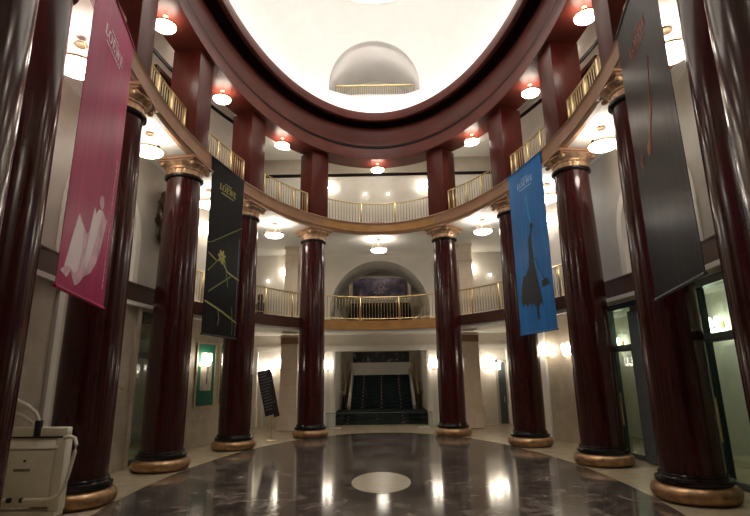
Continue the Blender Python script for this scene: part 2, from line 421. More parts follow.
bm = BM(); sweep(bm, [(-.70, 12.905), (-.36, 12.905), (-.36, 12.915), (-.70, 12.915)], 0, 2 * pi, 220); struct('trim_19', bm, M['ring_dark'], True)  # near-black sheet on the underside of the rim shelf

# dome with a lunette niche at the far end
DC = 6.5
def dome():
    bm = BM(); NT, NP = 144, 30; PH = math.asin(4.45 / 6.5); rows = []
    for k in range(NP + 1):
        f = PH * k / NP
        rows.append([bm.verts.new(((A0 + .1) * cos(f) * cos(2 * pi * i / NT), (B0 + .1) * cos(f) * sin(2 * pi * i / NT), 13.0 + DC * sin(f))) for i in range(NT)])
    rows2 = []
    for k in range(NP + 1):
        f = PH * k / NP
        rows2.append([bm.verts.new(((A0 + .35) * cos(f) * cos(2 * pi * i / NT), (B0 + .35) * cos(f) * sin(2 * pi * i / NT), 13.0 + (DC + .25) * sin(f))) for i in range(NT)])
    for R, fl in ((rows, 1), (rows2, 0)):
        for k in range(NP):
            for i in range(NT):
                j = (i + 1) % NT; q = (R[k][i], R[k][j], R[k + 1][j], R[k + 1][i]); bm.faces.new(q if fl else tuple(reversed(q)))
    for k in (0, NP):
        for i in range(NT):
            j = (i + 1) % NT; bm.faces.new((rows[k][i], rows[k][j], rows2[k][j], rows2[k][i]))
    return struct('ceiling', bm, M['dome'], True)
dm = dome()
cb = BM(); prism(cb, arch_poly(0, 14.45, 2.0, 14.4), lambda a, b, d: Vector((a - .08, d, b)), 5.5, 12); cut = obj('cut', cb, M['dome'])
boolean_cut(dm, cut)
dm.data.materials.clear(); dm.data.materials.append(M['dome'])
for f in dm.data.polygons: f.use_smooth = True
try: dm.data.set_sharp_from_angle(angle=math.radians(25))
except Exception: pass
bm = BM()                                # vault, floor and back of the niche
n = 28; ins = [(-.08 + 2.0 * cos(pi * k / n), 14.45 + 2.0 * sin(pi * k / n)) for k in range(n + 1)]; outs = [(-.08 + 2.15 * cos(pi * k / n), 14.45 + 2.15 * sin(pi * k / n)) for k in range(n + 1)]
def clampY(x, z): return 9.4 * sqrt(max(0.0, 1 - (x / 5.45) ** 2 - ((z - 13) / 6.5) ** 2)) + .02
R = []
for (a, c) in zip(ins, outs):
    R.append([bm.verts.new((a[0], clampY(*a), a[1])), bm.verts.new((a[0], 11.0, a[1])), bm.verts.new((c[0], 11.0, c[1])), bm.verts.new((c[0], clampY(*a) + .12, c[1]))])
for k in range(n):
    for i in range(4):
        j = (i + 1) % 4; bm.faces.new((R[k][i], R[k][j], R[k + 1][j], R[k + 1][i]))
box(bm, -2.2, 2.05, 8.95, 11.0, 14.30, 14.42); box(bm, -2.3, 2.15, 11.0, 11.1, 14.3, 16.6)
struct('wall_niche', bm, M['dome'], True)
# laylight in the crown, and an added unseen cove tube to light the dome
t = thing('laylight', 'large oval white glowing laylight at the crown of the dome', 'skylight', (0, 0, 17.42))
o = obj('diffuser', ellipse_disc(3.98, 6.86, 0, .05, 96), M['sky'], t)
bm = BM(); N = 96; rr = []
for i in range(N):
    a = 2 * pi * i / N
    rr.append([bm.verts.new(((3.98 + q) * cos(a), (6.86 + q) * sin(a), z)) for q, z in ((-.02, -.03), (.12, -.03), (.12, .06), (-.02, .06))])
for i in range(N):
    for k in range(4): bm.faces.new((rr[i][k], rr[i][(k + 1) % 4], rr[(i + 1) % N][(k + 1) % 4], rr[(i + 1) % N][k]))
obj('rim', bm, M['white'], t)
bm = BM(); sweep(bm, [(-.55, 13.03), (-.45, 13.03), (-.45, 13.10), (-.55, 13.10)], 0, 2 * pi, 160)
tag(obj('added_cove_light', bm, M['cove']), 'added lit tube running round the ledge, unseen behind the dome rim', 'light')

# ------------------------------------------------------------------ columns
SH = [(.485, .42), (.490, 1.2), (.492, 2.3), (.487, 3.6), (.476, 4.9), (.460, 6.1), (.440, 7.0), (.432, 7.36)]
def make_column(label):
    t = thing('column', label, 'column', group=None)
    bm = BM(); lathe(bm, [(.50, 0)] + [(.535 + .135 * cos(a), .135 + .135 * sin(a)) for a in [(-pi / 2 + pi * k / 10) for k in range(11)]] + [(.50, .27)], 56); obj('base_ring', bm, M['gold_base'], t, True)
    bm = BM(); lathe(bm, [(.50, .26), (.565, .27), (.585, .315), (.58, .355), (.53, .37), (.515, .40), (.525, .42), (.515, .445), (.47, .45)], 56); obj('base_moulding', bm, M['base_dark'], t, True)
    bm = BM(); lathe(bm, SH, 56); obj('shaft', bm, M['shaft'], t, True)
    bm = BM(); lathe(bm, [(.40, 7.34), (.47, 7.335), (.505, 7.36), (.505, 7.41), (.47, 7.435), (.40, 7.44)], 48); obj('neck_ring', bm, M['base_dark'], t, True)
    cap = BM(); fl = lambda a, z: 1 + (.022 * cos(24 * a) if 7.46 < z < 7.60 else 0) + (.045 * abs(cos(8 * a)) if 7.62 < z < 7.76 else 0)
    lathe(cap, [(.42, 7.435), (.445, 7.44), (.45, 7.50), (.445, 7.57), (.475, 7.585), (.475, 7.61), (.46, 7.625), (.49, 7.66), (.535, 7.70), (.575, 7.735), (.575, 7.765), (.54, 7.775)], 96, mod=fl)
    c = obj('capital', cap, M['gold'], t, True)
    ab = BM(); box(ab, -.50, .50, -.50, .50, 7.765, 7.81, bev=.01); box(ab, -.56, .56, -.56, .56, 7.81, 7.875, bev=.012); obj('abacus', ab, M['fascia'], c, True)
    for k in range(4):
        a = pi / 4 + k * pi / 2; bm = BM()
        bmesh.ops.create_uvsphere(bm, u_segments=14, v_segments=8, radius=1)
        for v in bm.verts: v.co = Vector((.60 * cos(a) + v.co.x * .075, .60 * sin(a) + v.co.y * .075, 7.71 + v.co.z * .075))
        obj('volute', bm, M['gold'], c, True)
    return t
def CL(i, s): return ['back column %s of the staircase opening', 'second column %s of the stairs', 'third column %s', '', '', ''][i]
col_labels = {
 (-1, 0): 'far red mahogany column just left of the staircase opening',
 (1, 0): 'far red mahogany column just right of the staircase opening',
 (-1, 1): 'mahogany column behind the black floral banner, beside the tall leaning sign',
 (1, 1): 'mahogany column with the blue banner in front of its right side',
 (-1, 2): 'bare mahogany column between the pink banner and the black floral banner',
 (1, 2): 'bare mahogany column between the blue banner and the charcoal banner',
 (-1, 3): 'mahogany column behind the pink banner with a cream stairlift at its foot',
 (1, 3): 'mahogany column behind the charcoal banner with its gilt base in full view',
 (-1, 4): 'near mahogany column left of the pink banner, the cream stairlift partly behind it',
 (1, 4): 'near mahogany column right of the charcoal banner, glass doors showing left of it',
 (-1, 5): 'nearest mahogany column, cut off by the left edge of the picture',
 (1, 5): 'nearest mahogany column, cut off by the right edge of the picture'}
CPOS = {}
for s in (-1, 1):
    for i, (x, y) in enumerate(QUAD + [(a, -b) for a, b in reversed(QUAD)]): CPOS[(s, i)] = (s * x, y)
proto = make_column('')
for n_, (k, (x, y)) in enumerate(sorted(CPOS.items(), key=lambda q: (q[0][1], q[0][0]))):
    c = proto if n_ == 0 else copy_tree(proto)
    if k == (-1, 3): y += .10
    nn = NORM(x, y); c.location = (x, y, .004 if False else 0); c.rotation_euler = (0, 0, atan2(nn.y, nn.x))
    c['label'] = col_labels[k]; c['group'] = 'mahogany columns round the hall'

# square pillars of the upper gallery stand over the columns
pil_labels = {
 (-1, 0): 'square mahogany pillar over the far column left of the stairs', (1, 0): 'square mahogany pillar over the far column right of the stairs',
 (-1, 1): 'square mahogany pillar over the column behind the black floral banner', (1, 1): 'square mahogany pillar over the column beside the blue banner',
 (-1, 2): 'square mahogany pillar above the bare left column, beside the pink banner', (1, 2): 'square mahogany pillar above the bare right column, beside the charcoal banner',
 (-1, 3): 'square mahogany pillar behind the top of the pink banner', (1, 3): 'square mahogany pillar behind the top of the charcoal banner'}
def make_pillar():
    t = thing('square_pillar', '', 'pillar')
    w = .41
    bm = BM(); box(bm, -w, w, -w, w, .06, H_RING - H_UP, bev=.012); obj('shaft', bm, M['pillar'], t, True)
    bm = BM(); box(bm, -w - .02, w + .02, -w - .02, w + .02, 0, .14, bev=.01); obj('plinth', bm, M['pillar'], t, True)
    return t
pp = make_pillar(); first = True
for k, lab in pil_labels.items():
    c = pp if first else copy_tree(pp); first = False
    x, y = CPOS[k]; nn = NORM(x, y); c.location = (x, y, H_UP - .01); c.rotation_euler = (0, 0, atan2(nn.y, nn.x)); c['label'] = lab; c['group'] = 'square pillars of the upper gallery'

# ------------------------------------------------------------------ balustrades
RB = {}
def unit_mesh(key, r, h, n=8):
    if key not in RB:
        bm = BM(); lathe(bm, [(r, 0), (r, h)], n)
        bmesh.ops.recalc_face_normals(bm, faces=bm.faces)
        me = bpy.data.meshes.new(key); bm.to_mesh(me); bm.free()
        for f in me.polygons: f.use_smooth = True
        RB[key] = me
    return RB[key]
def inst(name, me, m, parent, loc):
    if not me.materials: me.materials.append(m)
    o = bpy.data.objects.new(name, me); COL.objects.link(o); o.parent = parent; o.location = loc; return o
def balustrade(t0, t1, d, z, label, group, h=1.02, gap=0.10, nposts=3, rail_m='brass'):
    gap *= 1.25
    base = EP((t0 + t1) / 2, d, z)
    t = thing('balustrade', label, 'railing', base, 0, group)
    K = 24; pts = [EP(t0 + (t1 - t0) * k / K, d, z) - base for k in range(K + 1)]
    bm = BM(); tube(bm, [p + Vector((0, 0, h)) for p in pts], .028, 8); obj('handrail', bm, M[rail_m], t, True)
    bm = BM(); tube(bm, [p + Vector((0, 0, .09)) for p in pts], .014, 6); obj('bottom_rail', bm, M['brass'], t, True)
    L = sum((pts[k + 1] - pts[k]).length for k in range(K)); N = max(3, int(L / gap))
    for k in range(N + 1):
        p = EP(t0 + (t1 - t0) * k / N, d, z) - base
        if k % max(1, N // nposts) == 0 or k == N: inst('post', unit_mesh('post', .042, 1.0), M['brass'], t, (p.x, p.y, 0))
        else: inst('baluster', unit_mesh('baluster', .014, .92, 6), M['baluster'], t, (p.x, p.y, .09))
    return t
def tc(k): return T(*CPOS[k])
order = [(1, 3), (1, 2), (1, 1), (1, 0), (-1, 0), (-1, 1), (-1, 2), (-1, 3)]
names = ['upper brass balustrade behind the top of the charcoal banner', 'upper brass balustrade between the charcoal banner and the bare right column',
 'upper brass balustrade just above the blue banner', 'curved upper brass balustrade over the far column right of the stairs',
 'curved upper brass balustrade in the middle bay, high over the staircase', 'curved upper brass balustrade over the far column left of the stairs', 'upper brass balustrade just above the black floral banner',
 'upper brass balustrade between the pink banner and the bare left column', 'upper brass balustrade behind the top of the pink banner']
bays = [((1, 4), (1, 3)), ((1, 3), (1, 2)), ((1, 2), (1, 1)), ((1, 1), (1, 0)), ((1, 0), (-1, 0)), ((-1, 0), (-1, 1)), ((-1, 1), (-1, 2)), ((-1, 2), (-1, 3)), ((-1, 3), (-1, 4))]
for (a, b), lab in zip(bays, names):
    xa, xb = CPOS[a], CPOS[b]; dist = hypot(xa[0] - xb[0], xa[1] - xb[1]); t0, t1 = tc(a), tc(b)
    if t1 < t0: t1 += 2 * pi
    f = .47 / dist
    balustrade(t0 + (t1 - t0) * f, t1 - (t1 - t0) * f, -.08, H_UP, lab, 'upper gallery balustrades')
mz = [TY(3.9, 1, 1.07), TY(6.1, 1, 1.07), TY(9.55, 1, 1.07), pi - TY(9.55, 1, 1.07), pi - TY(6.1, 1, 1.07), pi - TY(3.9, 1, 1.07)]
mzl = ['mezzanine railing right of the blue banner', 'mezzanine railing between the far right column and the blue banner', 'mezzanine railing with gold handrail under the arch, over the staircase',
 'mezzanine railing between the far left column and the black floral banner', 'mezzanine railing left of the black floral banner']
for k in range(5):
    balustrade(mz[k] + .010, mz[k + 1] - .010, 1.07, H_MEZ, mzl[k], 'mezzanine railings', gap=.105, nposts=3)

# railing in the dome niche
t = thing('niche_railing', 'small brass railing at the foot of the arched niche in the dome', 'railing', (-.08, 9.12, 14.42))
bm = BM(); box(bm, -1.78, 1.78, -.03, .03, .54, .60); obj('handrail', bm, M['brass'], t)
bm = BM(); box(bm, -1.78, 1.78, -.02, .02, .06, .09); obj('bottom_rail', bm, M['brass'], t)
for k in range(36):
    x = -1.75 + 3.5 * k / 35
    if k in (0, 10, 25, 35): inst('post', unit_mesh('npost', .03, .56), M['brass'], t, (x, 0, 0))
    else: inst('baluster', unit_mesh('nbal', .012, .46, 6), M['baluster'], t, (x, 0, .08))

# ------------------------------------------------------------------ lamps
def bowl_mesh(r):
    bm = BM(); lathe(bm, [(.001, -.115 * r / .35)] + [(r * sin(a), -.115 * r / .35 * cos(a)) for a in [pi / 2 * k / 10 for k in range(1, 11)]] + [(r * .97, .035), (r * .80, .05), (.02, .055)], 36); return bm
def make_pendant(r, drop):
    t = thing('pendant_lamp', '', 'lamp')
    obj('bowl', bowl_mesh(r), M['bowl'], t, True)
    bm = BM(); tube(bm, [(cos(2 * pi * k / 36) * (r + .012), sin(2 * pi * k / 36) * (r + .012), .02) for k in range(36)], .022, 8, True); obj('rim', bm, M['brass'], t, True)
    for k in range(3):
        a = 2 * pi * k / 3 + pi / 2
        bm = BM(); tube(bm, [(cos(a) * (r + .02), sin(a) * (r + .02), .02), (cos(a) * (r * .3), sin(a) * r * .3, drop)], .007, 6); obj('rod', bm, M['brass'], t)
        bm = BM(); bmesh.ops.create_uvsphere(bm, u_segments=10, v_segments=6, radius=.035)
        for v in bm.verts: v.co += Vector((cos(a) * (r + .05), sin(a) * (r + .05), .02))
        obj('finial', bm, M['bronze'], t, True)
    bm = BM(); lathe(bm, [(r * .33, drop), (r * .33, drop - .02), (r * .2, drop - .03)], 24); obj('canopy', bm, M['bronze'], t, True)
    return t
pend = [((0, 9.9), 'pendant lamp over the mezzanine arch in the middle bay'),
 ((-4.0, 7.35), 'pendant lamp left of the far left column, over the mezzanine'), ((4.0, 7.35), 'pendant lamp right of the far right column, over the mezzanine'),
 ((-5.35, 3.85), 'pendant lamp mostly behind the black floral banner'), ((5.35, 3.85), 'pendant lamp mostly behind the blue banner'),
 ((-5.52, .1), 'pendant lamp between the pink banner and the bare left column'), ((5.52, .25), 'pendant lamp between the charcoal banner and the bare right column'),
 ((-5.15, -3.35), 'pendant lamp between the near left column and the pink banner'), ((5.15, -3.25), 'pendant lamp between the charcoal banner and the near right column'),
 ((-3.9, -7.3), 'pendant lamp in the near left bay'), ((3.9, -7.3), 'pendant lamp in the near right bay')]
pr = make_pendant(.34, .46)
for k, ((x, y), lab) in enumerate(pend):
    c = pr if k == 0 else copy_tree(pr)
    c.location = (x, y, 7.36 if y < -3 and x < 0 else 7.46); c['label'] = lab; c['group'] = 'pendant lamps under the upper gallery'
def make_ceiling_lamp(r):
    t = thing('ceiling_lamp', '', 'lamp')
    bm = bowl_mesh(r); obj('bowl', bm, M['bowl_up'], t, True)
    bm = BM(); tube(bm, [(cos(2 * pi * k / 36) * (r + .01), sin(2 * pi * k / 36) * (r + .01), .03) for k in range(36)], .022, 8, True); obj('rim', bm, M['brass'], t, True)
    bm = BM(); lathe(bm, [(.07, .31), (.07, .29), (.03, .27), (.03, .05)], 16); obj('stem', bm, M['brass'], t, True)
    return t
rl = [((0, 9.22), 'round ceiling lamp under the ring beam in the middle bay'),
 ((-3.68, 6.72), 'ceiling lamp under the ring beam, first bay left of the middle'), ((3.68, 6.72), 'ceiling lamp under the ring beam, first bay right of the middle'),
 ((-4.98, 3.42), 'ceiling lamp under the ring beam above the black floral banner'), ((4.98, 3.42), 'ceiling lamp under the ring beam above the blue banner'),
 ((-5.38, 0.0), 'ceiling lamp under the ring beam, nearest one on the left'), ((5.38, 0.0), 'ceiling lamp under the ring beam, nearest one on the right')]
rl += [((0, 15.0, 3.64), 'added unseen ceiling lamp just inside the staircase opening, above the first steps'), ((0, 19.3, 9.0), 'added unseen ceiling lamp above the arched painting at the top of the upper stairs'),  # lamps added out of view to brighten the stairs and side rooms
 ((7.0, 1.15, 3.80), 'added unseen ceiling lamp behind the glass doors right, at the far door'), ((7.4, -5.2, 3.80), 'added unseen ceiling lamp behind the glass doors right, at the near door'),
 ((-7.6, 2.6, 3.8), 'added unseen ceiling lamp behind the glass door on the left')]
rl += [((x, y, 12.68), 'added unseen ceiling lamp of the upper gallery corridor, ' + w_) for x, y, w_ in ((0, 11.2, 'middle of the back'), (-4.3, 10.4, 'back left'), (4.3, 10.4, 'back right'), (-6.1, 3.6, 'left side farther'), (6.1, 3.6, 'right side farther'), (-6.3, -.6, 'left side nearer'), (6.3, -.6, 'right side nearer'))]  # more unseen lamps, added to lift the gallery walls
pr2 = make_ceiling_lamp(.275)
for k, (q, lab) in enumerate(rl):
    c = pr2 if k == 0 else copy_tree(pr2)
    c.location = (q[0], q[1], H_RING - .31 if len(q) < 3 else q[2]); c['label'] = lab; c['group'] = 'ceiling lamps under the ring beam' if len(q) < 3 else 'added unseen ceiling lamps'

def make_sconce():
    """two candle arms with glass shades on a brass backplate, facing local -y"""
    t = thing('wall_sconce', '', 'lamp')
    bm = BM(); box(bm, -.05, .05, -.03, 0, -.22, .16, bev=.01); obj('backplate', bm, M['brass'], t)
    for s in (-1, 1):
        bm = BM(); tube(bm, [(0, -.03, -.10), (s * .08, -.14, -.16), (s * .13, -.22, -.10), (s * .13, -.22, 0)], .013, 8); a = obj('arm', bm, M['brass'], t, True)
        bm = BM(); lathe(bm, [(.025, 0), (.055, .05), (.062, .12), (.05, .22), (.015, .28)], 16, Matrix.Translation((s * .13, -.22, 0))); obj('shade', bm, M['shade'], t, True)
    bm = BM()
    for k in range(9):
        a = pi + pi * k / 8; x, y = .17 * cos(a), -.06 + .2 * sin(a)
        r = bmesh.ops.create_uvsphere(bm, u_segments=8, v_segments=5, radius=.035)
        for v in r['verts']: v.co = Vector((v.co.x + x, v.co.y + y, v.co.z * 1.6 - .07))
    obj('crystal_drops', bm, M['shade'], t, True)
    return t
sc_list = [((-2.42, 12.36, 2.62), 0, 'crystal wall sconce left of the staircase opening'), ((2.38, 12.36, 2.62), 0, 'crystal wall sconce right of the staircase opening'),
 ((-5.2, 12.44, 2.55), 0, 'wall sconce above the leaning sign, farther from the stone pier'), ((-4.5, 12.44, 2.75), 0, 'wall sconce above the leaning sign, close to the stone pier'),
 ((4.82, 12.44, 2.63), 0, 'wall sconce just right of the right stone pier'), ((5.25, 12.44, 2.5), 0, 'wall sconce by the dark doorway at the back right'),
 ((-4.45, 12.44, 7.0), 0, 'mezzanine wall sconce beside the left upper pier'), ((4.35, 12.44, 7.05), 0, 'mezzanine wall sconce beside the right upper pier')]
def wall_sconce_pos(y, s, d, z):
    p = EP(TY(y, s, d), d - .02, z); n = NORM(p.x, p.y); return (tuple(p), atan2(n.y, n.x) - pi / 2)
for y, s, d, z, lab in ((6.05, -1, 1.8, 2.67, 'wall sconce in front of the green-matted pictures'), (6.5, 1, 1.8, 2.85, 'ground floor wall sconce right of the blue banner'), (5.5, 1, 1.8, 2.8, 'ground floor wall sconce close to the bare right column'),
   (5.7, -1, 1.8, 7.15, 'mezzanine wall sconce left of the black floral banner'), (5.9, 1, 1.8, 7.25, 'mezzanine wall sconce right of the blue banner')):
    l, r = wall_sconce_pos(y, s, d, z); sc_list.append((l, r, lab))
sc_list += [((8.58, 6.95, 3.06), -pi / 2, 'vestibule sconce seen through the glass door beside the bare right column'), ((8.58, 1.68, 3.15), -pi / 2, 'vestibule sconce seen through the glass door right of the charcoal banner')]
sc_list += [((-2.45, 12.38, 11.35), 0, 'upper gallery wall sconce left of the middle bay'), ((2.3, 12.38, 11.35), 0, 'upper gallery wall sconce right of the middle bay')]
ps = make_sconce()
for k, (l, r, lab) in enumerate(sc_list):
    c = ps if k == 0 else copy_tree(ps)
    c.location = l; c.rotation_euler = (0, 0, r); c['label'] = lab; c['group'] = 'wall sconces'
def spot(loc, lab):
    t = thing('wall_spotlight', lab, 'lamp', loc, 0, 'small wall spotlights')
    bm = BM(); lathe(bm, [(.05, 0), (.05, .08), (.02, .1)], 14, Matrix.Rotation(pi / 2, 4, 'X')); obj('housing', bm, M['brass'], t, True)
    bm = BM(); bmesh.ops.create_uvsphere(bm, u_segments=12, v_segments=8, radius=.055)
    for v in bm.verts: v.co.y -= .11
    obj('bulb', bm, M['spot'], t, True)
spot((-.65, 12.49, 11.0), 'small bright spotlight high on the back wall, left of the pair in the middle bay')
spot((.5, 12.49, 11.0), 'small bright spotlight high on the back wall, right of the pair in the middle bay')
spot((-5.35, 12.49, 6.67), 'small spotlight on the mezzanine wall left of the left upper pier')
spot((5.29, 12.49, 6.79), 'small spotlight on the mezzanine wall right of the right upper pier')

# ------------------------------------------------------------------ stone piers
def pier(x, y, z0, z1, lab, w=.36, plinth=True):
    t = thing('stone_pier', lab, 'pier', (x, y, z0), 0, None); h = z1 - z0
    bm = BM(); box(bm, -w, w, -w, w, 0, h, bev=.01); obj('shaft', bm, M['pier'], t)
    if plinth: bm = BM(); box(bm, -w - .07, w + .07, -w - .07, w + .07, 0, .88, bev=.02); obj('plinth', bm, M['pier'], t)
    bm = BM(); zc = h - (.42 if plinth else .72)
    box(bm, -w - .03, w + .03, -w - .03, w + .03, zc - .06, zc, bev=.01); obj('moulding', bm, M['pier'], t); bm = BM(); box(bm, -w - .04, w + .04, -w - .04, w + .04, h - .1, h, bev=.01)
    c = obj('capital', bm, M['pier'], t)
    if plinth: bm = BM(); box(bm, -w - .012, w + .012, -w - .012, w + .012, zc + .02, h - .12); obj('band', bm, M['fascia'], c)
pier(-3.93, 11.1, 0, 3.95, 'veined stone pier left of the staircase, behind the leaning sign')
pier(3.86, 11.1, 0, 3.95, 'veined stone pier right of the staircase')
pier(-3.95, 11.2, H_MEZ - .01, 7.95, 'stone pier on the mezzanine left of the arch', .30, False)
pier(3.88, 11.2, H_MEZ - .01, 7.95, 'stone pier on the mezzanine right of the arch', .30, False)
for s in (-1, 1):
    bm = BM(); box(bm, min(s * 3.30, s * 3.46), max(s * 3.30, s * 3.46), 10.9, 11.1, 4.45, 7.2); box(bm, min(s * 3.28, s * 3.48), max(s * 3.28, s * 3.48), 10.88, 11.12, 7.2, 7.3)
    tag(obj('door_post', bm, M['pillar']), 'thin mahogany post against the %s mezzanine pier' % ('left' if s < 0 else 'right'), 'post')

# ------------------------------------------------------------------ staircase hall
bm = BM(); box(bm, -2.5, -2.2, RY + .4, 22, 0, 4.06); box(bm, -2.6, -2.36, RY + .4, 22, 4.0, 9.4); struct('wall_stair_left', bm, M['sidewall'])
bm = BM(); box(bm, 2.2, 2.5, RY + .4, 22, 0, 4.06); box(bm, 2.36, 2.6, RY + .4, 22, 4.0, 9.4); struct('wall_stair_right', bm, M['sidewall'])
bm = BM(); box(bm, -2.5, 2.5, 19.0, 19.3, 0, 4.06); struct('wall_stair_back', bm, M['beige']); bm = BM(); box(bm, -2.6, 2.6, 20.6, 20.9, 4, 9.4); struct('wall_stair_back', bm, M['beige'])
bm = BM(); box(bm, -2.5, 2.5, RY + .35, 14.6, 4.06, 4.45); box(bm, -2.5, 2.5, 14.6, 19.3, 3.95, 4.2); struct('ceiling', bm, M['plaster'])
bm = BM()                                # barrel vault behind the arch
n = 24; R = []
for k in range(n + 1):
    a = pi * k / n
    R.append([bm.verts.new((r * cos(a), y, 5.25 + r * sin(a))) for r, y in ((2.35, RY + .39), (2.35, 15.2), (2.6, 15.2), (2.6, RY + .39))])
for k in range(n):
    for i in range(4): bm.faces.new((R[k][i], R[k][(i + 1) % 4], R[k + 1][(i + 1) % 4], R[k + 1][i]))
struct('ceiling', bm, M['plaster'], True)
bm = BM(); box(bm, -2.6, 2.6, 15.2, 17.95, 8.4, 8.6); box(bm, -2.6, 2.6, 17.9, 20.9, 9.24, 9.4); box(bm, -2.6, 2.6, 17.9, 18.3, 8.4, 9.3); struct('ceiling', bm, M['plaster'])
bm = BM()                                # narrow end bay: inner piers and the slightly arched head
box(bm, -2.36, -1.80, 17.9, 18.3, 4.2, 8.4); box(bm, 1.80, 2.36, 17.9, 18.3, 4.2, 8.4); box(bm, -1.8, 1.8, 17.9, 18.3, 7.95, 8.4)
struct('wall_stair_inner', bm, M['plaster'])

def flight(lab, x0, x1, steps, y0, z0, rise, run, dots, m, base=None):
    t = thing('staircase', lab, 'stairs', ((x0 + x1) / 2, y0, z0)); w = (x1 - x0) / 2
    bm = BM()
    for k in range(steps): box(bm, -w, w, k * run, (steps) * run, k * rise, (k + 1) * rise)
    obj('steps', bm, m, t)
    for fx in dots:
        for k in range(steps):
            bm = BM(); box(bm, -.018, .018, -.012, 0, -.010, .010)
            obj('step_light', bm, M['riserlight'], t, loc=(fx * w, k * run, k * rise + rise * .55))
    return t
flight('short dark flight of steps across the whole opening at floor level', -2.18, 2.18, 4, 12.93, 0, .135, .32, (-.72, -.1, .45), M['carpet'])
bm = BM(); box(bm, -2.18, 2.18, 14.18, 15.6, 0, .54); struct('floor', bm, M['carpet'])
flight('long dark main flight with rows of tiny red lights, seen through the opening', -1.6, 1.6, 10, 15.6, .54, .173, .335, (-.62, 0, .62), M['carpet'])
for s in (-1, 1):                        # string walls with brass handrails beside the main flight
    bm = BM(); fr = lambda a, b, d: Vector((d, a, b))
    prism(bm, [(15.2, 0), (15.2, .75), (15.6, .85), (18.95, 2.62), (18.95, 0)], fr, *(sorted((s * 1.61, s * 1.74))))
    struct('trim_20', bm, M['sidewall'])
    t = thing('stair_handrail', 'brass handrail on the %s side of the main flight' % ('left' if s < 0 else 'right'), 'handrail', (s * 1.9, 15.3, 0))
    bm = BM(); tube(bm, [(0, 0, 1.25), (0, .4, 1.4), (0, 3.5, 3.0)], .05, 10); obj('rail', bm, M['brass'], t, True)
    for k in range(4):
        yy = .3 + k * 1.0; zz = 1.25 + .5 * (yy - .0)
        bm = BM(); tube(bm, [(0, yy, zz + .05), (s * .30, yy, zz - .02)], .02, 8); obj('bracket', bm, M['brass'], t, True)
bm = BM(); box(bm, -1.66, 1.66, 0, .04, 0, .62); o = obj('dark_painting', bm, M['art_dark'], None, loc=(0, 18.95, 2.98)); tag(o, 'wide dark painting with pale shapes above the main flight', 'painting')
bm = BM(); box(bm, -1.75, 1.75, 18.92, 19.0, 0, 2.978); struct('trim_27', bm, M['plaster'])
bm = BM(); box(bm, -1.9, 1.9, 20.5, 20.6, 6.31, 7.045); struct('trim_28', bm, M['plaster'])
# flight behind the mezzanine arch
bm = BM(); box(bm, -2.36, 2.36, 12.85, 14.6, 4.44, 4.46); struct('floor', bm, M['carpet'])
flight('dark upper flight with red step lights behind the mezzanine railing', -1.72, 1.72, 12, 14.6, 4.45, .155, .27, (-.68, 0, .66), M['carpet'])
bm = BM(); box(bm, -2.3, 2.3, 17.84, 20.6, 6.1, 6.31); struct('floor', bm, M['plaster'])
bm = BM(); box(bm, -1.8, 1.8, 17.85, 17.95, 6.31, 6.55); struct('trim_21', bm, M['plaster'])
t = thing('arched_painting', 'purple and dark blue painting with arched top inside the mezzanine arch', 'painting', (0, 20.54, 7.05))
bm = BM(); fr = lambda a, b, d: Vector((a, d, b))
tp = [(1.74 * cos(pi * k / 16), 1.08 + .34 * sin(pi * k / 16)) for k in range(17)]
prism(bm, [(1.74, 0)] + tp + [(-1.74, 0)], fr, 0, .05); obj('canvas', bm, M['art'], t)
rose = mat('dusty_rose_paint', (.20, .13, .13), .6, var=.4, scale=9)
for k in range(30):
    bm = BM(); a, r = random.uniform(0, 2 * pi), random.uniform(.02, .5) ** .8
    q = bmesh.ops.create_icosphere(bm, subdivisions=1, radius=random.uniform(.03, .07))
    for v in q['verts']: v.co = Vector((v.co.x + r * 1.1 * cos(a), v.co.y * .15 - .004, v.co.z + .52 + r * .85 * sin(a)))
    obj('painted_flower', bm, rose, t)
t = thing('landing_railing', 'dark railing in front of the arched purple painting', 'railing', (0, 18.0, 6.32))
bm = BM(); box(bm, -1.78, 1.78, -.02, .02, .38, .44); obj('handrail', bm, M['black'], t)
for k in range(24): inst('baluster', unit_mesh('lbal', .02, .39, 6), M['black'], t, (-1.72 + 3.44 * k / 23, 0, 0))
for s in (-1, 1):                        # white painted railings going down beside the arch stairs
    t = thing('white_stair_railing', 'white painted stair railing at the %s foot of the arch' % ('left' if s < 0 else 'right'), 'railing', (s * 1.98, 13.2, 4.46))
    bm = BM(); tube(bm, [(s * .20, 0, .98), (0, .5, .86), (-s * .18, 1.2, .55)], .035, 8); obj('handrail', bm, M['whitewood'], t, True)
    for k in range(7):
        f = k / 6; x = s * .2 - s * .38 * f; y = 1.2 * f; z = .98 - .43 * f
        bm = BM(); tube(bm, [(x, y, 0), (x, y, z)], .022, 6); obj('baluster', bm, M['whitewood'], t)
# glass barrier in front of the first flight
t = thing('glass_barrier', 'low clear glass barrier standing in front of the first steps', 'barrier', (-.1, 11.4, 0))
bm = BM(); box(bm, -2.3, 2.3, -.008, .008, .06, .62); obj('pane', bm, M['clear'], t)
bm = BM(); tube(bm, [(-2.3, 0, .63), (2.3, 0, .63)], .012, 6); obj('top_rail', bm, M['slate'], t)
for x in (-1.9, 1.9):
    bm = BM(); box(bm, x - .25, x + .25, -.05, .05, 0, .06, bev=.01); obj('foot', bm, M['whitewood'], t)

